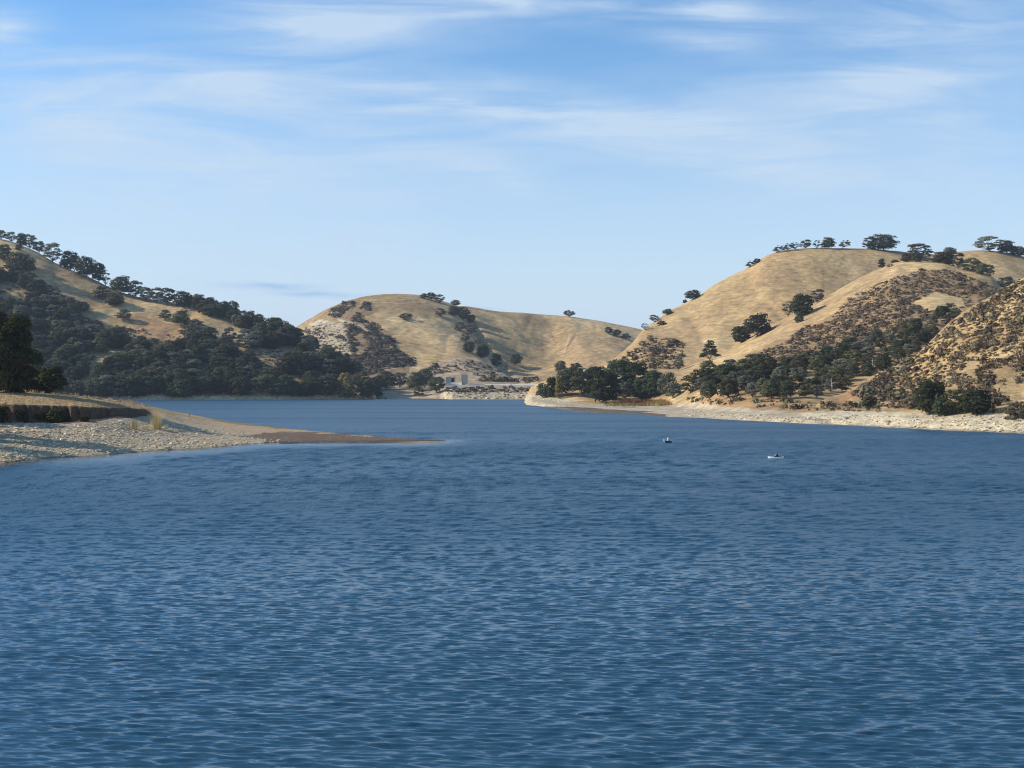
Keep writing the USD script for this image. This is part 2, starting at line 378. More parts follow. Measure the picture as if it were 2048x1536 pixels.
# low stony point on the left
px = np.concatenate([np.arange(-1200, -60, 12.0), np.arange(-60, 930, 2.0)])
sh = shoreY(curve([(-1200, 990), (0, 928), (66, 918.5), (124, 914.5), (183, 912), (234, 907.5), (300, 902.5), (418, 896), (470, 891), (550, 885.2), (640, 884), (760, 883), (860, 882), (930, 881.5)], px))
cry = curve([(-1200, 330), (300, 330), (380, 340), (450, 345), (550, 345), (600, 335), (700, 315), (800, 300), (880, 293), (930, 291)], px)
crz = np.maximum(zpy(curve([(-1200, 740), (0, 779), (100, 786), (200, 797), (270, 808), (300, 815), (330, 822), (380, 833), (450, 845), (550, 855), (600, 861), (700, 869), (800, 876.2), (880, 880), (910, 881.2), (930, 882.5)], px), cry), -0.3)
left_w = 1 - smoother(286, 345)(px)
jag = 5.0 * (meshkit.fbm(np.stack([px / 26.0, px * 0, px * 0], -1), 4, 91) - 0.5) * np.clip((300 - px) / 60, 0, 1)
jag = jag + 2.0 * (meshkit.fbm(np.stack([px / 9.0, px * 0, px * 0], -1), 3, 17) - 0.5) * np.clip((305 - px) / 40, 0, 1)
line = curve([(-1200, 268), (0, 268), (150, 275), (230, 290), (280, 307), (320, 318), (930, 318)], px)
by = lerp(np.maximum(lerp(sh, cry, 0.72), sh + 0.5), line, left_w)
bz = lerp(crz * 0.80, zpy(curve([(-1200, 850), (0, 845), (100, 844), (150, 839), (200, 832), (250, 827), (300, 825.5), (930, 825.5)], px), line), left_w)
by0 = by
by = by + jag * left_w
ty = by + 2.0
tz = lerp(crz * 0.84, zpy(curve([(-1200, 790), (0, 809), (100, 811), (200, 815), (280, 819), (310, 825), (930, 825)], px), line + 2.4), left_w)
ky = cry + curve([(-1200, 230), (300, 190), (330, 175), (380, 150), (450, 84), (550, 34), (600, 22), (700, 12), (800, 4), (930, 1)], px)
left_point = Hill(px, [(sh - 18, -4, 0), (sh, 0, 0.05), (lerp(sh, by0, 0.5), bz * 0.48, 0.35), (by0 - 6.0, bz * 0.93, 0.3), (by, bz, 0.3), (ty, tz, 0.1), (cry, crz, 0.12), (ky, 0.0, 0), (ky + 60, -5, 0)],
                  [4, 30, 30, 8, 8, 40, 20, 3], [(1.1, 14, 4), (0.6, 2.6, 4)], 71, lambda p: 1 - smoother(890, 926)(p) * 0.5, damp=lambda p: 1 - 0.9 * smoother(480, 660)(p))

HILLS = [left_point, right_spur, right_front, right_back, left_hill, far_dome]


def ground(px, py, hills=None):
    found = [h for h in (x.hit(px, py) for x in (hills or HILLS)) if h is not None]
    return min(found, key=lambda h: h[1]) if found else None


# ---- what the ground is made of
for h, lo, hi, sc in ((left_hill, GOLD, STRAW, 60), (far_dome, GOLD, STRAW, 80), (right_back, GOLD, STRAW, 70), (right_front, GOLD, STRAW, 60), (right_spur, (0.43, 0.28, 0.12), STRAW, 30), (left_point, (0.36, 0.24, 0.12), STRAW, 9)):
    h.col = mixc(lo, hi, (fbm(h.X, h.Y, sc, 4, 5) - 0.25) * 2)
    h.col = mixc(h.col, (0.30, 0.195, 0.105), np.clip((fbm(h.X, h.Y, sc * 1.7, 4, 15) - 0.55) * 4, 0, 0.6)) if False else h.col * (1 - 0.35 * np.clip((fbm(h.X, h.Y, sc * 1.7, 4, 15) - 0.52) * 5, 0, 1))[..., None]
for h, sc in ((left_hill, 22), (far_dome, 26), (right_back, 24), (right_front, 20), (right_spur, 11)):
    h.col = h.col * (0.66 + 0.68 * fbm(h.X, h.Y * 0.6, sc, 5, 61))[..., None]
    h.col = mixc(h.col, (0.37, 0.238, 0.122), np.clip((fbm(h.X, h.Y, sc * 2.2, 5, 88) - 0.56) * 6, 0, 0.55))
left_hill.paint([(-900, 650), (0, 545), (60, 560), (200, 640), (330, 680), (480, 668), (600, 690), (780, 790), (780, 830), (-900, 830)], BROWN, 0.4, 10)
left_hill.paint([(240, 620), (360, 650), (360, 690), (300, 690)], (0.33, 0.17, 0.09), 0.6, 5)
left_hill.paint([(-900, 790), (690, 792), (700, 810), (-900, 810)], CREAM, 0.8, 3, scale=10)
far_dome.paint([(570, 680), (640, 640), (690, 650), (712, 690), (705, 745), (600, 720)], (0.45, 0.365, 0.24), 0.85, 5, scale=16)
far_dome.paint([(690, 645), (720, 660), (760, 680), (820, 725), (820, 760), (700, 760), (705, 700)], SOIL, 0.8, 5, scale=16)
far_dome.paint([(655, 620), (700, 603), (750, 606), (760, 622), (720, 640), (770, 660), (800, 690), (740, 680), (690, 655)], SOIL, 0.6, 4, scale=16)
far_dome.paint([(720, 780), (900, 720), (960, 722), (1020, 750), (1080, 768), (1080, 790), (720, 790)], (0.36, 0.27, 0.18), 0.8, 5, scale=14)
far_dome.paint([(720, 786), (880, 785), (880, 810), (720, 810)], (0.42, 0.32, 0.2), 0.9, 2, scale=10)
far_dome.paint([(880, 780), (1110, 781), (1110, 802), (880, 804)], (0.50, 0.41, 0.27), 0.9, 2.5, scale=8)
far_dome.paint([(1120, 690), (1170, 664), (1240, 670), (1260, 700), (1200, 735), (1130, 725)], (0.44, 0.285, 0.14), 0.7, 5)
right_front.paint([(1430, 770), (1500, 705), (1650, 640), (1700, 600), (1760, 580), (1850, 545), (1960, 565), (2010, 590), (1900, 700), (1600, 770)], (0.31, 0.19, 0.095), 0.75, 8)
right_front.paint([(1820, 605), (1870, 583), (1925, 598), (1930, 615), (1860, 622)], STRAW, 1.0, 3)
right_front.paint([(1036, 792), (1100, 786), (1160, 806), (1330, 811), (1400, 805), (1500, 818), (1640, 826), (1740, 832), (1740, 870), (1640, 860), (1036, 830)], PALE, 0.9, 2.5, scale=9)
right_front.paint([(1090, 813), (1150, 813), (1230, 819), (1330, 829), (1340, 838), (1090, 834)], MUD, 0.85, 1.4, scale=20)
right_front.paint([(1230, 800), (1340, 798), (1340, 812), (1200, 812)], (0.24, 0.17, 0.07), 0.6, 1.5)
right_front.paint([(1400, 790), (1600, 790), (1640, 826), (1500, 818), (1400, 806)], RUST, 0.45, 4)
right_spur.paint([(1640, 812), (1700, 775), (1755, 752), (1770, 760), (1700, 812)], RUST, 0.7, 5)
right_spur.paint([(1590, 826), (1700, 822), (1800, 824), (1900, 827), (2060, 828), (2900, 835), (2900, 930), (1590, 870)], CREAM, 0.95, 3.0, scale=6)
right_spur.paint([(1590, 846), (1732, 850), (1800, 853), (1900, 858), (2048, 863.5), (2900, 885), (2900, 930), (1590, 870)], (0.30, 0.25, 0.16), 0.8, 1.2, scale=6)
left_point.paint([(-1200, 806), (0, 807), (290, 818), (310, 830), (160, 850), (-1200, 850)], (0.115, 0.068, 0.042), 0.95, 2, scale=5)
left_point.paint([(-1200, 845), (150, 846), (230, 838), (330, 834), (450, 850), (560, 868), (600, 880), (560, 890), (-1200, 1000)], (0.50, 0.385, 0.25), 0.9, 3, scale=4)
left_point.paint([(310, 832), (330, 826), (460, 848), (560, 857), (640, 866), (560, 872), (470, 862)], (0.50, 0.36, 0.22), 0.9, 2, scale=6)
left_point.paint([(470, 872), (560, 862), (700, 868), (930, 880), (930, 890), (560, 892), (520, 880)], (0.175, 0.122, 0.085), 0.92, 4, scale=5)

# cattle paths on the grass: narrow worn lines that wander along and across the slope
def trail(h, pts, color, width=0.9, amount=0.5, wob=2.5):
    p = np.array(pts, float)
    t_ = np.arange(len(p))
    q = np.linspace(0, len(p) - 1, 60 * (len(p) - 1))
    x, y = np.interp(q, t_, p[:, 0]), np.interp(q, t_, p[:, 1])
    y = y + wob * (meshkit.fbm(np.stack([x / 18, y / 18, x * 0], -1), 3, 3) - 0.5) * 2
    from scipy.spatial import cKDTree
    d = cKDTree(np.stack([x, y], 1)).query(np.stack([h.PX.ravel(), h.PY.ravel()], 1), distance_upper_bound=6)[0].reshape(h.PX.shape)
    a = (amount * np.exp(-(np.minimum(d, 9) / width) ** 2))[..., None]
    h.col = h.col * (1 - a) + np.array(color) * a


DARKG, LIGHTG = (0.16, 0.11, 0.065), (0.56, 0.45, 0.28)
for pts_, w_ in (([(1647, 500), (1648, 525), (1645, 560), (1648, 590)], 1.2), ([(1668, 500), (1660, 515), (1650, 524)], 1.2), ([(1690, 510), (1682, 525), (1672, 545), (1660, 560)], 1.0), ([(1440, 600), (1520, 585), (1620, 575)], 1.2), ([(1400, 640), (1480, 622), (1560, 612)], 1.0), ([(1350, 660), (1440, 648), (1500, 630)], 1.0)):
    trail(right_back, pts_, DARKG, w_, 0.4)
trail(far_dome, [(800, 684), (850, 690), (930, 690)], DARKG, 1.2, 0.5)
trail(far_dome, [(880, 722), (940, 716), (1000, 735)], LIGHTG, 1.2, 0.7)
trail(far_dome, [(850, 742), (900, 748), (960, 742), (1010, 748)], LIGHTG, 1.0, 0.7)
trail(far_dome, [(760, 740), (830, 733), (905, 735), (960, 741)], LIGHTG, 1.2, 0.6)
trail(far_dome, [(590, 662), (625, 663), (670, 664)], DARKG, 1.5, 0.6)
trail(far_dome, [(660, 626), (680, 640), (720, 652), (770, 676)], CREAM, 2.4, 0.9)
trail(far_dome, [(620, 650), (640, 643), (655, 645)], CREAM, 3.0, 0.9)
trail(far_dome, [(1145, 637), (1165, 648), (1162, 658), (1140, 670), (1130, 700), (1128, 716)], LIGHTG, 1.4, 0.6)
trail(far_dome, [(1110, 705), (1135, 690), (1150, 672)], DARKG, 1.3, 0.6)
trail(far_dome, [(1128, 716), (1134, 695), (1150, 668)], DARKG, 1.3, 0.55)
left_hill.build("left_hill", M_HILL)
far_dome.build("far_hill", M_FAR)
right_back.build("right_hill", M_HILL)
right_front.build("right_shoulder_hill", M_HILL)
right_spur.build("right_shore_hill", M_SPUR)
wet = np.clip(1 - left_point.Z / 0.16, 0, 1)[..., None] * 0.65
left_point.col = left_point.col * (1 - wet) + np.array((0.085, 0.065, 0.045)) * wet
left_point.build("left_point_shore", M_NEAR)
M_BED = usdkit.material(stage, "/World/Looks/lake_bed", {"p": ("principled_bsdf", dict(base_color=(0.12, 0.09, 0.05), roughness=1.0))}, [], surface="p.BSDF")
bed = trimesh.creation.box((12000, 12000, 1.0)); bed.apply_translation((0, 3000, -6.5))
tag(usdkit.mesh(stage, "/World/ground", bed, M_BED).GetPrim(), kind="structure")


# ------------------------------------------------------------------ water
def water():
    dense = np.linspace(-0.52, 0.52, 760)
    tx = np.concatenate([np.linspace(-6, -0.54, 30), dense, np.linspace(0.54, 6, 30)])
    ys, y = [], 36.0
    while y < 3200:
        ys.append(y)
        y += max(0.075, 0.36 * y * y / 16500)
        if y > 400:
            y += 8
    ys = np.array(ys)
    X, Y = np.meshgrid(tx, ys)
    X = X * Y
    dy = np.gradient(ys)[:, None]
    rng = np.random.default_rng(3)
    Zw = np.zeros_like(X)
    lam = np.exp(np.concatenate([rng.uniform(math.log(0.29), math.log(0.80), 54), rng.uniform(math.log(0.80), math.log(10), 54)]))
    chop = np.ones_like(X)
    for L in lam:
        short = L < 0.80
        th = rng.normal(0, 0.17 if short else 0.45) + 0.06
        k = 2 * math.pi / L
        fade = np.clip((L / (1.9 * dy)) - 0.6, 0, 1)[:, 0]
        rows = np.nonzero(fade > 0)[0]
        if not len(rows):
            continue
        r = slice(0, rows[-1] + 1)
        ph = k * (math.sin(th) * X[r] + math.cos(th) * Y[r]) + rng.uniform(0, 6.28)
        amp = WAVE * L / math.sqrt(54) * (1.0 if short else 0.5 if L < 1.7 else 0.85)
        if L > 1.7:      # the longer ripples grow with the fetch, towards the middle of the lake
            amp = amp * np.clip((ys[r] - 22 * L) / (30 * L), 0.06, 1)[:, None]
        Zw[r] += fade[r][:, None] * amp * np.sin(ph + SKEW * np.sin(ph))
        chop -= short * fade[:, None] / 54
    gust = 0.65 + 0.7 * fbm(X / 2.5, Y, 40, 3, 8)
    # sheltered, smooth water close in front of the stony point
    i = np.interp((X / Y) * F + CX, left_point.px, np.arange(len(left_point.px)))
    shore = np.interp(i, np.arange(len(left_point.px)), PROFILE)
    d = shore - Y
    pxs = (X / Y) * F + CX
    calm = np.clip(1 - d / (24 + 22 * fbm(X, Y, 20, 2, 4)), 0, 1) * (d > -6) * np.clip((960 - pxs) / 120, 0, 1)
    sheet = np.exp(-((d - 4.0) / 3.4) ** 2) * np.clip((pxs - 540) / 90, 0, 1) * np.clip((955 - pxs) / 90, 0, 1)
    Zw *= gust * (1 - 0.93 * np.clip(calm + sheet, 0, 1))
    nv, nu = X.shape
    ii, jj = np.meshgrid(np.arange(nv - 1), np.arange(nu - 1), indexing="ij")
    a = (ii * nu + jj).ravel()
    q = np.stack([a, a + 1, a + nu + 1, a + nu], 1)
    v = np.stack([X, Y - LEAN * np.clip(Zw, -0.12, 0.12) * np.clip(120 / Y, 0, 1), Zw], -1).reshape(-1, 3)
    m = usdkit.mesh(stage, "/World/lake", (v, q), M_WATER, True)
    c = np.stack([np.clip(calm, 0, 1), np.clip(sheet, 0, 1), np.clip(1 - d / 9, 0, 1) * (d > -4) * np.clip((200 - pxs) / 200, 0, 1)], -1).reshape(-1, 3)
    UsdGeom.PrimvarsAPI(m).CreatePrimvar("calm", T.Color3fArray, "vertex").Set(Vt.Vec3fArray.FromNumpy(c.astype(np.float32)))
    UsdGeom.PrimvarsAPI(m).CreatePrimvar("chop", T.Color3fArray, "vertex").Set(Vt.Vec3fArray.FromNumpy(np.repeat(chop.reshape(-1, 1), 3, 1).astype(np.float32)))
    tag(m.GetPrim(), kind="structure")


WAVE, SKEW, LEAN = 0.068, 0.5, 0.9
PROFILE = np.array([left_point.Y[:, i][np.nonzero(left_point.Z[:, i] > 0.0)[0][0]] if (left_point.Z[:, i] > 0).any() else 290.8 for i in range(len(left_point.px))])


def water_material():
    n = {
        "g": ("geometry", {}),
        "a": ("attribute", dict(attribute="calm")),
        "s": ("separate_color", {}),
        "m1": ("mapping", dict(scale=(0.4, 1.6, 1.0), rotation=(0, 0, 0.1))),
        "n1": ("noise_texture", dict(scale=1.6, detail=5.0, roughness=0.62, distortion=0.25)),
        "m2": ("mapping", dict(scale=(0.42, 0.20, 1.0), rotation=(0, 0, -0.08))),
        "n2": ("noise_texture", dict(scale=1.0, detail=5.0, roughness=0.62)),
        "h": ("math", dict(math_type="multiply_add", value2=5.0)),
        "m3": ("mapping", dict(scale=(0.22, 0.11, 1.0), rotation=(0, 0, 0.05))), "n3": ("noise_texture", dict(scale=1.0, detail=4.0, roughness=0.6)),
        "c3": ("math", dict(math_type="power", value2=3.0)), "k3": ("math", dict(math_type="multiply")), "h3": ("math", dict(math_type="multiply_add", value2=6.0)),
        "m4": ("mapping", dict(scale=(0.0035, 0.028, 1.0), rotation=(0, 0, 0.03))), "n4": ("noise_texture", dict(scale=1.0, detail=4.0, roughness=0.6, distortion=0.4)), "lane": ("map_range", dict(range_type="smoothstep", from_min=0.38, from_max=0.62, to_min=0.87, to_max=1.14)), "rl": ("math", dict(math_type="multiply")),
        "still": ("math", dict(math_type="add", use_clamp=True)),
        "ch": ("attribute", dict(attribute="chop")), "cs": ("separate_color", {}),
        "sf": ("map_range", dict(from_min=0.2, from_max=1.0, to_min=0.08, to_max=0.5)),
        "st": ("mix_float", dict(b=0.02)),
        "b": ("bump", dict(distance=0.35)),
        "rc": ("map_range", dict(from_min=0.0, from_max=1.0, to_min=0.16, to_max=0.40)),
        "rg": ("mix_float", dict(b=0.06)),
        "col": ("mix", dict(mix_type="mix", color1=(0.023, 0.071, 0.110), color2=(0.09, 0.075, 0.05))),
        "p": ("principled_bsdf", dict(ior=1.5, specular_ior_level=0.5)),
    }
    l = [("a.color", "s.color"), ("g.position", "m1.vector"), ("m1.vector", "n1.vector"), ("g.position", "m2.vector"), ("m2.vector", "n2.vector"), ("n2.fac", "h.value1"), ("n1.fac", "h.value3"),
         ("s.r", "still.value1"), ("s.g", "still.value2"), ("cs.r", "sf.value"), ("sf.result", "st.a"), ("still.value", "st.fac"), ("st.result", "b.strength"), ("g.position", "m3.vector"), ("m3.vector", "n3.vector"), ("cs.r", "c3.value1"), ("c3.value", "k3.value1"), ("n3.fac", "k3.value2"), ("k3.value", "h3.value1"), ("h.value", "h3.value3"), ("h3.value", "b.height"),
         ("g.position", "m4.vector"), ("m4.vector", "n4.vector"), ("n4.fac", "lane.value"), ("rc.result", "rl.value1"), ("lane.result", "rl.value2"), ("b.normal", "p.normal"), ("ch.color", "cs.color"), ("cs.r", "rc.value"), ("still.value", "rg.fac"), ("rl.value", "rg.a"), ("rg.result", "p.roughness"),
         ("s.b", "col.fac"), ("col.color", "p.base_color")]
    return usdkit.material(stage, "/World/Looks/lake_water", n, l, surface="p.BSDF")


M_WATER = water_material()
water()
HAZE = 0.00005

# ------------------------------------------------------------------ plant materials
def leaf_material(name, c, trans=0.36, vary=0.42, hue=(0.462, 0.506)):
    n = {
        "o": ("object_info", {}), "g": ("geometry", {}),
        "n": ("noise_texture", dict(scale=0.45, detail=3.0)),
        "v": ("map_range", dict(from_min=0.0, from_max=1.0, to_min=1 - vary, to_max=1 + vary)),
        "hu": ("map_range", dict(from_min=0.0, from_max=1.0, to_min=hue[0], to_max=hue[1])),
        "w": ("map_range", dict(from_min=0.3, from_max=0.7, to_min=0.75, to_max=1.3)),
        "m": ("math", dict(math_type="multiply")),
        "h": ("hsv", dict(saturation=1.0, color=c)),
        "d": ("diffuse_bsdf", {}), "t": ("translucent_bsdf", {}), "mx": ("mix_closure", dict(fac=trans)),
    }
    l = [("o.random", "v.value"), ("o.random", "hu.value"), ("g.position", "n.vector"), ("n.fac", "w.value"), ("v.result", "m.value1"), ("w.result", "m.value2"), ("m.value", "h.value"), ("hu.result", "h.hue"),
         ("h.color", "d.color"), ("h.color", "t.color"), ("d.BSDF", "mx.closure1"), ("t.BSDF", "mx.closure2")]
    return usdkit.material(stage, "/World/Looks/" + name, n, l, surface="mx.closure")


def plain(name, c, rough=0.8, var=0.25, scale=3.0, **kw):
    n = {"g": ("geometry", {}), "n": ("noise_texture", dict(scale=scale, detail=5.0, roughness=0.6)), "r": ("rgb_ramp", dict(ramp=[(0.3, tuple(x * (1 - var) for x in c)), (0.7, tuple(min(1, x * (1 + var)) for x in c))])),
         "b": ("bump", dict(strength=0.3, distance=0.05)), "p": ("principled_bsdf", dict(roughness=rough, specular_ior_level=0.25, **kw))}
    return usdkit.material(stage, "/World/Looks/" + name, n, [("g.position", "n.vector"), ("n.fac", "r.fac"), ("r.color", "p.base_color"), ("n.fac", "b.height"), ("b.normal", "p.normal")], surface="p.BSDF")


def stone_material(name, a, b):
    n = {"o": ("object_info", {}), "g": ("geometry", {}), "n": ("noise_texture", dict(scale=2.5, detail=6.0, roughness=0.65)), "r": ("rgb_ramp", dict(ramp=[(0.3, a), (0.7, b)])),
         "v": ("map_range", dict(to_min=0.7, to_max=1.25)), "h": ("hsv", {}), "p": ("principled_bsdf", dict(roughness=0.9, specular_ior_level=0.2))}
    return usdkit.material(stage, "/World/Looks/" + name, n, [("g.position", "n.vector"), ("n.fac", "r.fac"), ("o.random", "v.value"), ("v.result", "h.value"), ("r.color", "h.color"), ("h.color", "p.base_color")], surface="p.BSDF")


L_DARK = leaf_material("leaves_live_oak", (0.090, 0.096, 0.056))
L_GREY = leaf_material("leaves_blue_oak", (0.150, 0.150, 0.108))
L_OLIVE = leaf_material("leaves_olive_oak", (0.120, 0.122, 0.060))
L_RICH = leaf_material("leaves_deep_green", (0.064, 0.078, 0.040))
L_YELLOW = leaf_material("leaves_autumn_willow", (0.30, 0.27, 0.085))
L_HERO = leaf_material("leaves_near_oak", (0.062, 0.068, 0.026), 0.2, 0.1)
L_BRUSH = leaf_material("brush_twigs", (0.135, 0.104, 0.066), 0.1)
L_SAGE = leaf_material("brush_sage", (0.140, 0.126, 0.076), 0.1)
L_FARBRUSH = leaf_material("brush_far", (0.118, 0.102, 0.076), 0.1)
BARK = plain("bark", (0.11, 0.09, 0.07))
BARK_PALE = plain("bark_bleached", (0.48, 0.44, 0.38))
R_PALE = stone_material("rock_pale", (0.56, 0.435, 0.27), (0.78, 0.65, 0.44))
R_GREY = stone_material("rock_grey", (0.40, 0.315, 0.20), (0.60, 0.49, 0.33))


def tube(pts, radii, sides=5):
    pts = np.asarray(pts, float)
    t = np.gradient(pts, axis=0); t /= np.linalg.norm(t, axis=1, keepdims=True) + 1e-9
    ref = np.where(np.abs(t[:, 2:3]) < 0.9, np.array([[0, 0, 1.0]]), np.array([[1.0, 0, 0]]))
    a = np.cross(t, ref); a /= np.linalg.norm(a, axis=1, keepdims=True) + 1e-9
    b = np.cross(t, a)
    ang = np.arange(sides) * 2 * math.pi / sides
    v = (pts[:, None] + np.asarray(radii)[:, None, None] * (np.cos(ang)[None, :, None] * a[:, None] + np.sin(ang)[None, :, None] * b[:, None])).reshape(-1, 3)
    f = []
    for i in range(len(pts) - 1):
        for j in range(sides):
            p, q = i * sides + j, i * sides + (j + 1) % sides
            f += [[p, q, q + sides], [p, q + sides, p + sides]]
    for end in (0, len(pts) - 1):
        f += [[end * sides, end * sides + j, end * sides + j + 1] for j in range(1, sides - 1)]
    return trimesh.Trimesh(v, np.array(f), process=False)


def cards(rng, centres, normals, sizes, aspect=0.7, blend=None):
    """Small four-cornered leaf clumps at the centres, facing roughly along the normals."""
    n = len(centres)
    nn = normals / (np.linalg.norm(normals, axis=1, keepdims=True) + 1e-9)
    r = rng.normal(size=(n, 3))
    a = np.cross(nn, r); a /= np.linalg.norm(a, axis=1, keepdims=True) + 1e-9
    b = np.cross(nn, a)
    s = sizes[:, None]
    c = [centres + s * (a * rng.uniform(.35, .6, (n, 1)) + nn * rng.uniform(-.12, .12, (n, 1))), centres + s * aspect * (b * rng.uniform(.35, .6, (n, 1)) + nn * rng.uniform(-.12, .12, (n, 1))),
         centres - s * (a * rng.uniform(.35, .6, (n, 1)) + nn * rng.uniform(-.12, .12, (n, 1))), centres - s * aspect * (b * rng.uniform(.35, .6, (n, 1)) + nn * rng.uniform(-.12, .12, (n, 1)))]
    v = np.stack(c, 1).reshape(-1, 3)
    q = np.arange(4 * n).reshape(n, 4)
    nv = np.repeat(nn if blend is None else blend, 4, 0)
    nv = nv / (np.linalg.norm(nv, axis=1, keepdims=True) + 1e-9)
    return v, q, nv


def make_tree(seed, h=10.0, w=10.0, cb=0.25, nclus=26, ncard=90, card=0.75, clus=0.19, shape="dome", lean=0.0, trunk=0.035, limbs=12, hollow=0.55, flat=0.75):
    """(wood mesh, (crown vertices, quads), crown normals) of a tree h tall and w wide, its foot at the origin."""
    rng = np.random.default_rng(seed)
    C, R = [], []
    tries = 0
    while len(C) < nclus and tries < 4000:
        tries += 1
        u = rng.normal(size=3); u /= np.linalg.norm(u)
        r = rng.uniform(hollow, 1.0) ** 0.6
        z01 = 0.5 + 0.5 * u[2] * r
        if shape == "dome":
            rad = math.sqrt(max(0.05, 1 - max(0, (z01 - 0.35) / 0.65) ** 2)) * (0.72 + 0.28 * min(1, z01 / 0.35))
        elif shape == "cone":
            rad = 1.05 - 0.80 * z01
        elif shape == "flat":
            rad = math.sqrt(max(0.04, 1 - (2 * abs(z01 - 0.45)) ** 2.6))
        else:
            rad = math.sqrt(max(0.05, 1 - (2 * z01 - 1) ** 2)) * 1.05
        hx = np.array([u[0], u[1]]); hx = hx / (np.linalg.norm(hx) + 1e-6) * r * rad * rng.uniform(0.75, 1.0)
        rc = clus * w * rng.uniform(0.6, 1.25)
        p = np.array([hx[0] * (w / 2 - rc * 0.6), hx[1] * (w / 2 - rc * 0.6), cb * h + z01 * (h - cb * h - rc * 0.6)])
        if any(np.linalg.norm(p - q) < 0.55 * (rc + r2) * 0.75 for q, r2 in zip(C, R)):
            continue
        C.append(p); R.append(rc)
    C, R = np.array(C), np.array(R)
    C[:, 0] += lean * C[:, 2]
    wood = []
    fork = np.array([lean * h * 0.25 + rng.normal() * 0.1, rng.normal() * 0.1, h * max(0.16, cb * 0.8)])
    wood.append(tube([np.array([0, 0, -0.6]), np.array([0, 0, 0.15]), fork * 0.5 + rng.normal(size=3) * [.12, .12, 0], fork], np.array([1.7, 1.25, 1.0, 0.85]) * trunk * h * 0.55, 7))
    order = np.argsort(-np.linalg.norm(C[:, :2], axis=1))[:limbs]
    for i in order:
        e = C[i]
        m = fork * 0.45 + e * 0.55 + np.array([0, 0, -0.08 * h]) + rng.normal(size=3) * 0.04 * h
        wood.append(tube([fork - [0, 0, 0.05 * h], m, e], np.array([0.62, 0.36, 0.1]) * trunk * h * 0.55, 4))
    mid = np.array([lean * h * 0.6, 0, (cb + 0.35 * (1 - cb)) * h])
    cs, ns, bl, sz = [], [], [], []
    for c, r in zip(C, R):
        k = int(ncard * (r / (clus * w)) ** 2) + 8
        d = rng.normal(size=(k, 3)); d /= np.linalg.norm(d, axis=1, keepdims=True)
        d[:, 2] = np.where(d[:, 2] < -0.35, -d[:, 2] * 0.6, d[:, 2])
        p = c + d * r * rng.uniform(0.62, 1.08, (k, 1)) * [1, 1, flat]
        out = (p - mid) / (np.linalg.norm(p - mid, axis=1, keepdims=True) + 1e-6)
        cs.append(p); ns.append(d + rng.normal(size=(k, 3)) * 0.35 + out * 0.3); bl.append(d * 0.75 + out * 0.45 + rng.normal(size=(k, 3)) * 0.25)
        sz.append(card * rng.uniform(0.6, 1.35, k))
    v, q, nv = cards(rng, np.vstack(cs), np.vstack(ns), np.concatenate(sz), blend=np.vstack(bl))
    return trimesh.util.concatenate(wood), (v, q), nv


PROTO = {}


def tree_proto(key, leaf, bark=BARK, **kw):
    c = proto(key + "_shape")
    wood, crown, nrm = make_tree(**kw)
    part(c, "trunk", wood, bark)
    part(c, "crown", crown, leaf, normals=nrm)
    PROTO[key] = (c, kw.get("h", 10.0), kw.get("w", 10.0))


tree_proto("live_oak", L_DARK, seed=1, h=10, w=10.5, cb=0.06, nclus=30, ncard=80, limbs=8)
tree_proto("round_oak", L_DARK, seed=2, h=10, w=10, cb=0.1, nclus=26, ncard=85, shape="round", limbs=8)
tree_proto("tall_oak", L_DARK, seed=3, h=10, w=7.5, cb=0.1, nclus=28, ncard=75, clus=0.2, limbs=8)
tree_proto("grey_oak", L_GREY, seed=4, h=10, w=9.5, cb=0.14, nclus=30, ncard=64, clus=0.16, limbs=14, flat=0.65)
tree_proto("open_oak", L_GREY, seed=5, h=10, w=10.5, cb=0.18, nclus=26, ncard=60, clus=0.145, limbs=20, trunk=0.045, flat=0.6)
tree_proto("olive_oak", L_OLIVE, seed=6, h=10, w=9.5, cb=0.12, nclus=26, ncard=70, clus=0.17, limbs=12, flat=0.6)
tree_proto("spreading_oak", L_DARK, seed=7, h=10, w=16, cb=0.22, nclus=36, ncard=85, clus=0.125, shape="dome", limbs=14, trunk=0.06, flat=0.65)
tree_proto("cone_oak", L_DARK, seed=8, h=10, w=9.5, cb=0.1, nclus=30, ncard=60, clus=0.14, shape="cone", limbs=14, flat=0.6)
tree_proto("deep_oak", L_RICH, seed=9, h=10, w=9.5, cb=0.04, nclus=40, ncard=90, clus=0.17, shape="round", limbs=6, card=0.7)
tree_proto("leaning_oak", L_DARK, seed=10, h=10, w=13, cb=0.32, nclus=16, ncard=60, clus=0.12, shape="flat", lean=0.45, limbs=14, trunk=0.055, flat=0.6)
tree_proto("sparse_oak", L_GREY, seed=12, h=10, w=10, cb=0.2, nclus=15, ncard=40, clus=0.12, limbs=15, trunk=0.05, flat=0.6)
tree_proto("bush", L_DARK, seed=13, h=10, w=13, cb=-0.05, nclus=26, ncard=80, clus=0.16, limbs=5, card=1.0)
tree_proto("grey_bush", L_SAGE, seed=14, h=10, w=13, cb=-0.05, nclus=24, ncard=70, clus=0.15, limbs=8, card=0.9)
tree_proto("willow", L_YELLOW, seed=15, h=10, w=7, cb=0.05, nclus=34, ncard=70, clus=0.15, limbs=14, flat=1.1, card=0.55)

hrng = np.random.default_rng(99)


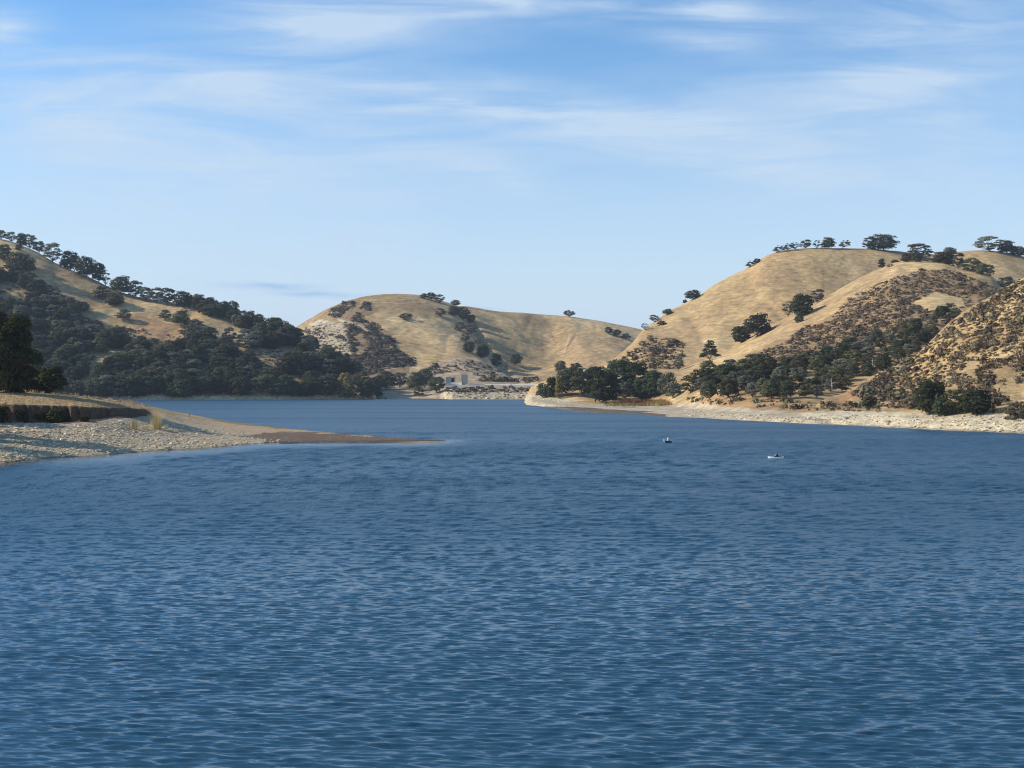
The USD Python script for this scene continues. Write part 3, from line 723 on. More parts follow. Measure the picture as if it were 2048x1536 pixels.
def tree(px, py, hp, wp, key, label, name="oak_tree", group=None, hills=None, rz=None, cat="tree"):
    """A tree whose foot is the ground seen at (px, py); hp and wp are its size there in the photograph's pixels."""
    g = None
    for d in (0, 2, 4, 6, 9, 12, 16, 20):
        g = ground(px, py + d, hills) if g is None else g
    if g is None:
        return None
    c, h0, w0 = PROTO[key]
    k = g[1] / F
    if rz is None:
        rz = float(hrng.uniform(0, 360))
    return copy_of(c, name, label, cat, g + [0, 0, -0.25], rz, (wp * k / w0, wp * k / w0, hp * k / h0), group)


def inside_points(poly, spacing, rng, holes=(), warp=None):
    """Irregularly spaced points (photo pixels) inside an outline."""
    P = Polygon(poly)
    for x in holes:
        P = P.difference(Polygon(x))
    x0, y0, x1, y1 = P.bounds
    out, grid = [], {}
    for _ in range(int(6 * P.area / spacing ** 2) + 50):
        x, y = rng.uniform(x0, x1), rng.uniform(y0, y1)
        if not shapely.contains_xy(P, x, y):
            continue
        gx, gy = int(x // spacing), int(y * 1.6 // spacing)
        if any((x - a) ** 2 + ((y - b) * 1.6) ** 2 < spacing ** 2 for i in (-1, 0, 1) for j in (-1, 0, 1) for a, b in grid.get((gx + i, gy + j), ())):
            continue
        grid.setdefault((gx, gy), []).append((x, y))
        out.append((x, y))
    return out


# ------------------------------------------------------------------ trees one by one
LH, FD, FR, RB, RF, RS, LP = [left_hill], [far_dome], [far_dome], [right_back], [right_front], [right_spur], [left_point]
ONE_BY_ONE = [
    # left ridge, from the frame edge down to the right
    (2, 477, 18, 20, "grey_oak", LH, "topmost oak on the left ridge, cut by the picture's left edge"),
    (22, 482, 20, 20, "open_oak", LH, "thin oak on the left ridge, second from the picture's left edge"),
    (43, 488, 24, 20, "tall_oak", LH, "upright dark oak on the left ridge, third from the edge"),
    (60, 496, 28, 28, "open_oak", LH, "open-branched oak on the left ridge beside the upright dark one"),
    (78, 507, 24, 22, "grey_oak", LH, "ragged grey oak on the left ridge just before the first gap of sky"),
    (105, 525, 38, 36, "open_oak", LH, "tall oak standing between two gaps of sky on the left ridge"),
    (141, 540, 36, 36, "live_oak", LH, "broad dark oak on the left ridge below the first sky gaps"),
    (172, 556, 40, 38, "live_oak", LH, "dense dark oak in front of the left ridge, above the bare grass slope"),
    (197, 562, 36, 26, "tall_oak", LH, "narrow dark oak on the left ridge left of the notch of sky"),
    (211, 570, 30, 18, "sparse_oak", LH, "small leaning oak at the notch of sky on the left ridge"),
    (242, 588, 34, 42, "live_oak", LH, "broad round oak right of the sky notch on the left ridge"),
    (268, 597, 34, 32, "open_oak", LH, "open oak beside the broad round one on the left ridge"),
    (292, 603, 28, 26, "grey_oak", LH, "low grey oak in the middle of the left ridge row"),
    (311, 606, 30, 30, "open_oak", LH, "oak with light showing through its crown, middle of the left ridge row"),
    (336, 609, 32, 32, "grey_oak", LH, "grey oak just left of the dense end of the left ridge"),
    (368, 614, 30, 36, "live_oak", LH, "dark oak where the dense end of the left ridge row begins"),
    (8, 522, 32, 26, "tall_oak", LH, "dark oak on the upper left grass slope, at the picture's edge"),
    (42, 549, 42, 52, "live_oak", LH, "broad dark oak casting a long shadow on the upper left grass slope"),
    (38, 500, 11, 14, "bush", LH, "small round tree alone high on the left grass slope"),
    (205, 600, 28, 30, "grey_oak", LH, "grey oak on the lower end of the left grass slope, under the ridge"),
    (230, 612, 26, 34, "live_oak", LH, "dark low oak with a black shadow under the left ridge notch"),
    (190, 594, 15, 12, "sparse_oak", LH, "spindly little tree on the lower left grass slope"),
    (247, 641, 22, 26, "grey_oak", LH, "rounded grey oak at the lower edge of the reddish grass"),
    (362, 652, 30, 34, "live_oak", LH, "dark oak alone on the pale grass nose of the left hill"),
    (330, 640, 20, 22, "grey_oak", LH, "small grey oak beside the reddish grass under the left ridge"),
    (459, 690, 34, 28, "open_oak", LH, "open oak standing before the pale grass nose"),
    # far hill
    (848, 597, 11, 18, "live_oak", FD, "left, lowest oak of the clump on top of the far round hill"),
    (862, 600, 16, 22, "round_oak", FD, "rounded tallest oak of the clump on top of the far round hill"),
    (880, 606, 19, 25, "open_oak", FD, "ragged right-hand oak of the clump on top of the far round hill"),
    (911, 612, 13, 24, "live_oak", FD, "flat low oak just below the skyline right of the hilltop clump"),
    (811, 640, 15, 34, "spreading_oak", FD, "low wide oak alone on the face of the far round hill"),
    (881, 634, 19, 28, "open_oak", FD, "open oak left of the thick clump on the far hill"),
    (908, 632, 22, 28, "live_oak", FD, "left oak of the thick clump on the far hill"),
    (926, 640, 28, 36, "live_oak", FD, "biggest oak of the thick clump on the far hill"),
    (943, 646, 18, 20, "round_oak", FD, "lowest right oak of the thick clump on the far hill"),
    (920, 662, 20, 30, "grey_oak", FD, "upper left oak in the far hill's wooded gully"),
    (943, 668, 22, 30, "grey_oak", FD, "upper right oak in the far hill's wooded gully"),
    (931, 684, 20, 26, "open_oak", FD, "thin oak in the middle of the far hill's wooded gully"),
    (956, 690, 14, 20, "sparse_oak", FD, "wispy tree in the middle of the far hill's wooded gully"),
    (938, 705, 24, 28, "deep_oak", FD, "dark oak on the left side of the gully above the works"),
    (966, 716, 28, 30, "deep_oak", FD, "dark round oak paired with another in the gully above the works"),
    (993, 732, 27, 24, "tall_oak", FD, "upright oak near the foot of the far hill's gully"),
    (1012, 738, 16, 14, "sparse_oak", FD, "small thin tree at the foot of the far hill's gully"),
    (1031, 731, 25, 30, "round_oak", FR, "round dark oak with its shadow at the foot of the far ridge"),
    (1139, 634, 15, 28, "spreading_oak", FR, "solitary oak on the skyline of the far ridge"),
    (1217, 669, 16, 19, "round_oak", FR, "left one of two round oaks on the right end of the far ridge"),
    (1233, 673, 15, 20, "round_oak", FR, "right one of two round oaks on the right end of the far ridge"),
    (1252, 678, 12, 22, "bush", FR, "low bushy tree where the far ridge meets the golden hill"),
    (1121, 744, 24, 28, "live_oak", FR, "grey-green oak behind the dark trees of the right cape"),
    (1152, 738, 13, 30, "bush", FR, "low tree behind the dark trees of the right cape"),
    # shore between the left hill and the works
    (733, 794, 34, 34, "deep_oak", LH, "green oak at the very tip of the wooded left hill"),
    (752, 796, 26, 30, "live_oak", FD, "low dark oak at the waterline in the corner past the wooded hill"),
    (746, 786, 34, 34, "grey_oak", FD, "grey oak on the far shore next to the wooded left hill"),
    (772, 779, 40, 52, "live_oak", FD, "broad grey-green oak on the far shore beach"),
    (800, 776, 34, 38, "grey_oak", FD, "oak in the middle of the far shore row, above the little boats"),
    (832, 780, 38, 44, "live_oak", FD, "dark oak on the far shore, left of the highest crown"),
    (850, 776, 42, 50, "live_oak", FD, "highest dark oak on the far shore, left of the concrete blocks"),
    (874, 786, 34, 40, "round_oak", FD, "dark oak on the far shore nearest to the concrete blocks"),
    (838, 791, 24, 30, "grey_bush", FD, "grey bush at the water's edge under the far shore oaks"),
    # golden hill on the right
    (1386, 597, 18, 30, "live_oak", RB, "oak half hidden behind the left skyline of the golden hill"),
    (1370, 606, 7, 9, "bush", RB, "tiny tree on the left skyline of the golden hill"),
    (1497, 536, 15, 24, "leaning_oak", RB, "leaning oak on the skyline halfway up the golden hill"),
    (1514, 526, 9, 14, "bush", RB, "low bush on the skyline halfway up the golden hill"),
    (1552, 506, 15, 28, "leaning_oak", RB, "lowest of the windswept oaks on the golden hilltop"),
    (1572, 502, 16, 26, "leaning_oak", RB, "windswept flat oak at the left end of the golden hilltop"),
    (1590, 499, 14, 18, "sparse_oak", RB, "thin windswept tree at the left end of the golden hilltop"),
    (1611, 497, 17, 24, "open_oak", RB, "oak with a bent trunk on the golden hilltop"),
    (1634, 497, 16, 16, "sparse_oak", RB, "bare upright tree on the golden hilltop"),
    (1657, 497, 21, 26, "live_oak", RB, "bell-shaped oak on the golden hilltop"),
    (1684, 497, 17, 26, "leaning_oak", RB, "oak leaning right on the golden hilltop, beside the bell-shaped one"),
    (1738, 499, 25, 26, "open_oak", RB, "open oak touching the big round one on the golden hilltop"),
    (1766, 501, 30, 54, "live_oak", RB, "big round double oak on the golden hilltop"),
    (1840, 520, 32, 48, "open_oak", RB, "wide see-through oak rising behind the right shoulder"),
    (1900, 508, 13, 24, "live_oak", RB, "small flat oak on the skyline between the two hilltops"),
    (1978, 503, 30, 50, "open_oak", RB, "wide branching oak on the far right hilltop"),
    (2013, 507, 25, 30, "live_oak", RB, "dark round oak right of the wide branching one"),
    (2036, 513, 20, 28, "live_oak", RB, "dark oak on the far right skyline, nearest the picture's edge"),
    (1335, 629, 11, 20, "live_oak", RB, "upper of three small oaks on the golden hill's left edge"),
    (1309, 644, 14, 20, "open_oak", RB, "middle of three small oaks on the golden hill's left edge"),
    (1290, 660, 13, 16, "sparse_oak", RB, "lowest of three small oaks on the golden hill's left edge"),
    (1323, 650, 9, 16, "bush", RB, "bush on the sunny grass by the golden hill's left edge"),
    # second crest on the right
    (1763, 536, 20, 16, "tall_oak", RF, "small upright oak on the golden shoulder"),
    (1777, 535, 9, 20, "leaning_oak", RF, "small tilted tree with a slanting shadow on the golden shoulder"),
    (1790, 523, 6, 18, "bush", RF, "low bush on the crest of the golden shoulder"),
    (1813, 524, 20, 26, "live_oak", RF, "oak at the left end of the row on the shoulder's crest"),
    (1833, 524, 21, 26, "live_oak", RF, "second oak of the row on the shoulder's crest"),
    (1853, 523, 13, 22, "sparse_oak", RF, "thin low tree in the row on the shoulder's crest"),
    (1882, 526, 24, 40, "live_oak", RF, "broad dark oak in the middle of the shoulder's crest"),
    (1899, 530, 24, 28, "deep_oak", RF, "dark oak right of the broad one on the shoulder's crest"),
    (1917, 538, 34, 30, "open_oak", RF, "tall oak with bare lower limbs on the shoulder's crest"),
    (1942, 543, 30, 42, "olive_oak", RF, "big grey-green oak going down the right end of the crest"),
    (1964, 549, 24, 28, "live_oak", RF, "oak near the right end of the shoulder's crest"),
    (1980, 553, 26, 24, "open_oak", RF, "last oak on the right end of the shoulder's crest"),
    (2012, 577, 28, 40, "grey_oak", RF, "grey oak between the shoulder and the scrubby spur"),
    (2038, 585, 26, 36, "grey_oak", RF, "grey oak behind the scrubby spur at the right edge"),
    (1576, 634, 34, 30, "sparse_oak", RF, "half-bare oak left of the dark pair in the golden fold"),
    (1604, 632, 46, 50, "deep_oak", RF, "dark lower oak of the pair in the golden fold"),
    (1634, 604, 30, 38, "open_oak", RF, "upper oak of the pair in the golden fold"),
    (1598, 645, 22, 22, "bush", RF, "bush under the dark pair in the golden fold"),
    (1482, 686, 36, 42, "deep_oak", RF, "left lower crown of the slanting oaks on the golden slope"),
    (1514, 673, 48, 66, "live_oak", RF, "right upper crown of the slanting oaks on the golden slope"),
    (1420, 721, 43, 48, "cone_oak", RF, "cone-shaped oak alone on the golden slope"),
    (1357, 741, 32, 24, "open_oak", RF, "thin oak at the right edge of the brown scrub patch"),
    # right cove
    (1086, 796, 32, 34, "live_oak", RF, "low dark tree at the tip of the right cape"),
    (1104, 795, 44, 26, "deep_oak", RF, "narrow dark tree left of the yellow-green one on the cape"),
    (1132, 790, 52, 60, "live_oak", RF, "dark oak at the left end of the cove clump"),
    (1165, 793, 58, 60, "olive_oak", RF, "grey-green oak in the left half of the cove clump"),
    (1146, 775, 42, 60, "deep_oak", RF, "dark oak at the back of the cove clump's left half"),
    (1212, 806, 66, 66, "deep_oak", RF, "dark oak whose crown reaches down to the cove's sand"),
    (1192, 782, 52, 60, "deep_oak", RF, "dark oak behind the one that reaches the sand"),
    (1242, 782, 66, 76, "deep_oak", RF, "highest dark oak of the cove clump"),
    (1272, 786, 64, 66, "deep_oak", RF, "dark oak right of the highest one in the cove clump"),
    (1250, 799, 38, 48, "grey_oak", RF, "greyish oak at the front of the cove clump"),
    (1282, 799, 44, 44, "deep_oak", RF, "low dark oak at the front of the cove clump, above the reeds"),
    (1308, 793, 54, 52, "deep_oak", RF, "dark oak in the right half of the cove clump"),
    (1334, 792, 50, 48, "live_oak", RF, "dark oak near the right end of the cove clump"),
    (1346, 796, 34, 40, "grey_oak", RF, "low grey oak at the right end of the cove clump"),
    # right shore
    (1860, 828, 72, 70, "deep_oak", RS, "bushy dark tree with a pointed top on the right shore"),
    (1908, 829, 56, 52, "olive_oak", RS, "greyish tree in the middle of the right shore group"),
    (1952, 828, 54, 68, "deep_oak", RS, "dark round tree at the right end of the right shore group"),
    (1884, 832, 40, 40, "deep_oak", RS, "low dark bushy tree squeezed between two on the right shore"),
    (2034, 838, 42, 56, "grey_bush", RS, "grey-brown bush above the white rocks at the right edge"),
    (1738, 816, 26, 34, "bush", RS, "dark green bush at the foot of the orange cut"),
]
for px_, py_, hp, wp, key, hl, lab in ONE_BY_ONE:
    nm = "bush" if "bush" in key else "oak_tree"
    if hl is LH or hl is RB:
        hp, wp = hp * 1.12, wp * 1.28
    r = tree(px_, py_, hp, wp, key, lab, nm, None, hl, 0.0 if key == "leaning_oak" else None, "bush" if nm == "bush" else "tree")
    if r is None:
        print("no ground", px_, py_, lab)
tree(1118, 797, 46, 20, "willow", "yellow-green leafy shrub tree on the right cape", "willow_tree", None, RF)
tree(692, 796, 52, 42, "willow", "yellow autumn tree at the water's edge among dark oaks", "willow_tree", None, LH)

# ------------------------------------------------------------------ woods: every tree is a thing, alike ones share a label
wrng = np.random.default_rng(2024)
WOOD = [(-60, 545), (0, 552), (60, 572), (120, 596), (165, 618), (205, 645), (250, 655), (300, 672), (345, 668), (400, 672), (450, 694), (500, 684), (545, 668), (600, 684), (650, 706), (700, 737), (738, 782), (738, 793), (560, 794), (400, 795), (240, 796), (-60, 796)]
BAND = [(362, 610), (420, 615), (470, 632), (520, 650), (570, 668), (610, 688), (560, 686), (500, 666), (450, 647), (392, 628)]
BELT = [(1366, 792), (1385, 768), (1420, 752), (1480, 742), (1560, 742), (1640, 722), (1720, 692), (1800, 668), (1870, 634), (1925, 616), (1905, 650), (1850, 696), (1780, 742), (1700, 782), (1630, 800), (1500, 801), (1400, 801)]
LOOK = {"live_oak": "dark", "grey_oak": "greyish", "open_oak": "thin-crowned", "olive_oak": "olive-green", "round_oak": "rounded", "deep_oak": "green"}


def column(x, stops):
    return next(s for e, s in stops if x < e)


LEFT_COLUMNS = [(60, "behind the massive near tree"), (118, "just right of the near tree"), (180, "above the earth bank's middle"), (245, "above the earth bank's end"), (300, "above the golden reeds"), (350, "below the reddish grass"), (410, "below the lone nose oak"), (470, "below the grass nose's left half"), (530, "below the grass nose's right half"), (590, "under the ridge band's end"), (650, "close left of the yellow tree"), (700, "around the yellow tree"), (9999, "right of the yellow tree")]
BELT_COLUMNS = [(1400, "next to the cove clump"), (1450, "above the beach's widest part"), (1500, "below the cone-shaped oak"), (1560, "above the narrowing white shore"), (1620, "under the middle of the scrub slope"), (1680, "around the forked dead trunk"), (1740, "left of the two dead trunks"), (1800, "right of the two dead trunks"), (1860, "behind the pointed bushy tree"), (9999, "at the top of the belt")]
W = []
for x, y in inside_points(WOOD, 13.2, wrng):
    gap = fbm(np.array([x]), np.array([y * 1.5]), 45, 3, 31)[0]
    if (gap > 0.59 and y < 790) or (668 < x < 716 and y > 762):
        continue
    low = float(np.clip((y - 600) / 190, 0, 1))
    key = str(wrng.choice(["live_oak", "grey_oak", "open_oak", "olive_oak", "round_oak", "deep_oak"], p=[.22, .32 - .2 * low, .15, .06, .10, .15 + .2 * low]))
    hp = wrng.uniform(20, 33) + 10 * low
    lvl = "at the waterline" if y > 780 else "low down" if y > 735 else "halfway up" if y > 690 else "high up"
    W.append([x, y, hp, hp * wrng.uniform(0.9, 1.4), key, LH, f"{LOOK[key]} left-wood oak {lvl}, {column(x, LEFT_COLUMNS)}", "oaks of the left wood"])
for x, y in inside_points(BAND, 11, wrng):
    hp = wrng.uniform(24, 33)
    key = str(wrng.choice(["live_oak", "grey_oak", "round_oak", "deep_oak"]))
    W.append([x, y, hp, hp * wrng.uniform(0.9, 1.3), key, LH, f"{LOOK[key]} ridge-band oak above the " + ("start of the grass nose" if x < 430 else "middle of the grass nose" if x < 490 else "end of the grass nose" if x < 545 else "woods next to the far hill"), "oaks of the left ridge band"])
for x, y in inside_points(BELT, 15, wrng):
    f = float(np.clip((x - 1400) / 500, 0, 1))
    hp = wrng.uniform(34, 48) * (1 - 0.42 * f)
    key = str(wrng.choice(["olive_oak", "live_oak", "grey_oak", "deep_oak", "open_oak"], p=[.38, .14, .2, .16, .12]))
    W.append([x, y, hp, hp * wrng.uniform(0.95, 1.35), key, RF, f"{LOOK[key]} right-belt oak {column(x, BELT_COLUMNS)}", "oaks of the right-hand belt"])
W.sort(key=lambda q: -q[2] * q[3] * (0.55 if q[5] is LH and q[0] < 55 and q[1] > 615 else 1))


def single_out(rows, li):
    """Rows that share a label get left / middle / right when there are two or three of them."""
    by = {}
    for q in rows:
        by.setdefault(q[li], []).append(q)
    for lab, qs in by.items():
        if 1 < len(qs) < 4:
            qs.sort(key=lambda q: q[0])
            for q, wd in zip(qs, ("left", "right") if len(qs) == 2 else ("left", "middle", "right")):
                q[li] = f"{lab}, the {wd} one"
        elif len(qs) >= 4:
            for q in qs:
                q.append(True)


N_ONE = 178
single_out(W[:N_ONE], 6)
for q in W[:N_ONE]:
    tree(*q[:5], q[6], "oak_tree", q[7] + (", " + q[6].split(", ")[-1][:50] if q[-1] is True else ""), q[5])
mass = {}
for q in W[N_ONE:]:
    g = None
    for d in (0, 2, 4, 6, 9, 12, 16):
        g = ground(q[0], q[1] + d, q[5]) if g is None else g
    if g is not None:
        mass.setdefault((q[7], q[4]), []).append((g, q[2] * g[1] / F, q[3] * g[1] / F))


def wood_mass(name, group, label):
    pi = UsdGeom.PointInstancer.Define(stage, "/World/" + numbered(name))
    rel = pi.CreatePrototypesRel()
    P, S, I, n = [], [], [], 0
    for (gname, key), items in mass.items():
        if gname not in group:
            continue
        x = UsdGeom.Xform.Define(stage, f"{pi.GetPath()}/oak_{n + 1:03d}")
        x.GetPrim().GetReferences().AddInternalReference(PROTO[key][0].GetPath())
        rel.AddTarget(x.GetPath())
        for g, hm, wm in items:
            P.append(g - [0, 0, .25]); S.append((wm / PROTO[key][2], wm / PROTO[key][2], hm / PROTO[key][1])); I.append(n)
        n += 1
    pi.CreatePositionsAttr(Vt.Vec3fArray.FromNumpy(np.array(P, np.float32))); pi.CreateScalesAttr(Vt.Vec3fArray.FromNumpy(np.array(S, np.float32))); pi.CreateProtoIndicesAttr(Vt.IntArray.FromNumpy(np.array(I, np.int32)))
    a = wrng.uniform(0, 6.28, len(P))
    pi.CreateOrientationsAttr(Vt.QuathArray([Gf.Quath(float(math.cos(t_ / 2)), 0, 0, float(math.sin(t_ / 2))) for t_ in a]))
    tag(pi.GetPrim(), label, "woodland", None, "stuff")
    return len(P)


print("wood", len(W), wood_mass("oak_wood", ("oaks of the left wood", "oaks of the left ridge band"), "smaller grey-green oaks filling the wood on the left hill"), wood_mass("oak_wood", ("oaks of the right-hand belt",), "smaller oaks filling the belt above the right shore"))
for rank, (x, y) in enumerate(sorted([(1285, 690), (1275, 705), (1262, 712), (1250, 724), (1240, 730), (1232, 738), (1300, 678), (1255, 735), (1270, 720)], key=lambda q: -q[1])):
    tree(x, y, wrng.uniform(9, 15), wrng.uniform(16, 24), "grey_bush", f"grey bush on the golden hill's left flank, {['first', 'second', 'third', 'fourth', 'fifth', 'sixth', 'seventh', 'eighth', 'ninth'][rank]} up the slope", "bush", "bushes on the golden hill's left flank", RB, cat="bush")


# dead trees with bleached trunks
def dead_tree(px_, py_, hp, label, seed):
    g = ground(px_, py_, RF)
    h = hp * g[1] / F
    rng = np.random.default_rng(seed)
    t = thing("dead_tree", label, "dead tree", g)
    top = np.array([rng.normal() * 0.06 * h, rng.normal() * 0.05 * h, h])
    part(t, "trunk", tube([(0, 0, -0.5), top * 0.35 + [0.02 * h, 0, 0], top * 0.7, top], np.array([0.045, 0.036, 0.026, 0.008]) * h, 7), BARK_PALE)
    for k in range(6):
        b = top * rng.uniform(0.35, 0.85)
        d = np.array([rng.choice([-1, 1]) * rng.uniform(.5, 1), rng.normal() * .5, rng.uniform(.3, .9)])
        e = b + d * h * rng.uniform(.12, .26)
        part(t, "branch", tube([b, (b + e) / 2 + [0, 0, -0.02 * h], e], np.array([0.018, 0.012, 0.004]) * h, 5), BARK_PALE)


dead_tree(1663, 788, 32, "dead tree with a bleached forked trunk below the right belt", 1)
dead_tree(1745, 741, 26, "bleached dead trunk at the lower edge of the right belt, the left of two", 2)
dead_tree(1757, 739, 28, "bleached dead trunk at the lower edge of the right belt, the right of two", 3)
dead_tree(1545, 791, 24, "pale leaning dead trunk among the olive oaks above the right shore", 4)


# ------------------------------------------------------------------ scrub
def brush_mesh(seed, h=1.5, w=3.0, n=46, card=0.75):
    rng = np.random.default_rng(seed)
    d = rng.normal(size=(n, 3)); d /= np.linalg.norm(d, axis=1, keepdims=True); d[:, 2] = np.abs(d[:, 2])
    lump = 1 + 0.25 * np.sin(3 * np.arctan2(d[:, 1], d[:, 0]) + seed)
    p = d * np.array([w / 2, w / 2, h]) * (rng.uniform(0.6, 1.0, n) * lump)[:, None]
    v, q, nv = cards(rng, p, d + rng.normal(size=(n, 3)) * .4, card * rng.uniform(.6, 1.3, n), 0.8, d + [0, 0, .3] + rng.normal(size=(n, 3)) * .25)
    return (v, q), nv


BR = [brush_mesh(k, 1.5 + 0.2 * (k % 2), 3.0, 46 + 8 * (k % 3)) for k in range(4)]
for k, m in enumerate((L_BRUSH, L_SAGE, L_BRUSH, L_SAGE)):
    c = proto(f"scrub_bush_shape_{k + 1:03d}")
    part(c, "foliage", BR[k][0], m, normals=BR[k][1])
    part(c, "stem", trimesh.util.concatenate([tube([(0, 0, -.3), (.2 * math.cos(a), .2 * math.sin(a), .4), (.8 * math.cos(a), .8 * math.sin(a), 1.0)], (.05, .04, .02), 3) for a in np.arange(4) * 1.6 + k]), BARK)
    PROTO[f"scrub{k}"] = (c, 1.5, 3.0)

brng = np.random.default_rng(77)
SPUR = [(1700, 790), (1760, 752), (1850, 700), (1940, 624), (2010, 584), (2060, 562), (2060, 832), (1950, 824), (1820, 820), (1745, 812)]
spur_pts = inside_points(SPUR, 6.4, brng)
brng.shuffle(spur_pts)
spur_pts = [p for p in spur_pts if fbm(np.array([p[0]]), np.array([p[1]]), 34, 3, 5)[0] < 0.66 + 0.2 * (1 - np.clip((p[0] - 1690) / 200, 0, 1)) + 0.12 * (p[1] < 690)]
spur_pts.sort(key=lambda p: -p[1])
SPUR_COLUMNS = [(1720, "above the orange cut's foot"), (1742, "above the orange cut's top"), (1765, "left of the hollow rock"), (1790, "right of the hollow rock"), (1815, "short of the pointed tree"), (1840, "beside the pointed tree"), (1862, "over the pointed tree's left"), (1884, "over the pointed tree's right"), (1908, "over the greyish tree's left"), (1932, "over the greyish tree's right"), (1958, "over the round tree's left"), (1985, "over the round tree's right"), (2015, "short of the edge bush"), (9999, "over the edge bush")]
rest, rows = [], []
for i, (x, y) in enumerate(spur_pts):
    g = ground(x, y, RS)
    if g is None:
        continue
    if i < 285:
        k = int(brng.integers(4))
        s = float(np.exp(brng.normal(-0.05, 0.32)))
        col = ("brown", "sage-grey")[k % 2]
        lvl = "above the rocks" if y > 800 else "low on the spur" if y > 770 else "halfway up the spur" if y > 735 else "high on the spur"
        big = "big" if s > 1.15 else "small" if s < 0.75 else "middling"
        rows.append([x, g, k, s, f"{big} {col} bush {lvl}, {column(x, SPUR_COLUMNS)}"])
    else:
        rest.append(g)
single_out(rows, 4)
for q in rows:
    copy_of(PROTO[f"scrub{q[2]}"][0], "scrub_bush", q[4], "bush", q[1] + [0, 0, -.1], brng.uniform(0, 360), (q[3], q[3] * brng.uniform(.8, 1.2), q[3] * brng.uniform(.7, 1.25)), "scrub bushes of the right spur" + (", " + q[4][:60] if q[-1] is True else ""))


def scrub(name, hill, polys, spacing, size, mats, label, seed, holes=(), thin=1.0, extra=(), hs=1.0):
    rng = np.random.default_rng(seed)
    P = list(extra)
    for poly in polys:
        for x, y in inside_points(poly, spacing, rng, holes):
            if fbm(np.array([x]), np.array([y]), 30, 3, seed)[0] < thin:
                g = ground(x, y, hill)
                if g is not None:
                    P.append(g)
    n = len(P)
    s = size * np.exp(rng.normal(-0.05, 0.38, n))
    scatter(name, [(f"bush_{k + 1:03d}", BR[k][0], m, BR[k][1]) for k, m in enumerate(mats)], np.array(P) - [0, 0, .1], rng.uniform(0, 6.28, n), np.stack([s, s, s * hs * rng.uniform(.6, 1.1, n)], 1), rng.integers(0, len(mats), n), label, "scrub")
    return n


cnt = [scrub("hillside_scrub", RF, [[(1470, 738), (1500, 712), (1560, 690), (1610, 655), (1660, 640), (1700, 598), (1740, 575), (1790, 557), (1840, 541), (1900, 540), (1960, 563), (2005, 588), (1930, 616), (1870, 634), (1800, 668), (1720, 692), (1640, 722), (1560, 740)]], 4.0, 1.0, (L_BRUSH, L_SAGE, L_BRUSH, L_FARBRUSH),
             "brown scrub covering the slope under the right shoulder", 5, [[(1822, 606), (1870, 584), (1925, 598), (1930, 614), (1860, 622)]], 0.76),
       scrub("hillside_scrub", RB, [[(1262, 722), (1290, 690), (1312, 677), (1345, 678), (1368, 688), (1362, 735), (1300, 745)]], 6.0, 1.6, (L_BRUSH, L_SAGE, L_BRUSH), "round patch of brown scrub on the lower golden slope", 6, (), 0.7),
       scrub("spur_scrub", RS, [[(1700, 787), (1760, 748), (1850, 694), (1900, 648), (1945, 618), (2010, 580), (2060, 558), (2060, 588), (1960, 648), (1900, 690), (1820, 742), (1735, 790)]], 4.4, 0.85, (L_BRUSH, L_SAGE, L_BRUSH), "thick brown scrub along the crest of the right spur", 17, (), 0.72),
       scrub("spur_scrub", RS, [[(1960, 600), (2060, 560), (2300, 460), (2300, 830), (2065, 832), (2065, 600)]], 9, 1.0, (L_BRUSH, L_SAGE, L_BRUSH), "scrub along the skyline of the right spur", 7, (), 0.62, rest),
       scrub("far_scrub", FD, [[(690, 645), (715, 655), (760, 682), (822, 720), (830, 732), (790, 735), (730, 752), (700, 745), (704, 700)], [(655, 624), (690, 606), (712, 620), (735, 646), (700, 642), (664, 636)], [(698, 606), (746, 607), (757, 618), (738, 621), (700, 614)], [(720, 643), (752, 646), (772, 668), (803, 704), (760, 682), (735, 660)]], 3.4, 2.2, (L_FARBRUSH, L_FARBRUSH, L_FARBRUSH), "dark chaparral on the left flank of the far hill", 8, (), 0.7, hs=0.8),
       scrub("far_scrub", FD, [[(584, 668), (640, 646), (690, 652), (696, 740), (660, 728), (630, 704)], [(820, 716), (900, 716), (960, 728), (1040, 752), (1000, 762), (940, 760), (880, 748), (830, 745)]], 6.0, 1.7, (L_FARBRUSH, L_BRUSH, L_FARBRUSH), "sparse dark bushes among pale rock on the far hill", 9, [[(936, 742), (966, 742), (966, 764), (886, 768), (886, 745)]], 0.55),
       scrub("far_scrub", FD, [[(893, 776.5), (1080, 776.5), (1085, 785), (890, 785)], [(960, 756), (1075, 757), (1080, 765), (960, 763)]], 4.2, 1.6, (L_FARBRUSH, L_DARK, L_FARBRUSH), "dark bushes below the road at the far shore", 10, (), 0.7, hs=1.0),
       scrub("shore_scrub", RF + RS, [[(1480, 800), (1640, 805), (1760, 812), (1765, 824), (1640, 822), (1480, 812)], [(1375, 798), (1470, 802), (1470, 812), (1380, 806)]], 9, 0.9, (L_SAGE, L_OLIVE, L_BRUSH), "olive bushes along the top of the white right shore", 12, (), 0.72, hs=1.4),
       scrub("wood_undergrowth", LH, [[(0, 560), (200, 645), (350, 672), (560, 680), (700, 740), (735, 790), (0, 795)]], 6, 1.2, (L_BRUSH, L_GREY, L_DARK, L_SAGE), "low undergrowth between the oaks of the left hill", 14, (), 0.6)]
print("scrub", cnt, "spur", len(spur_pts))


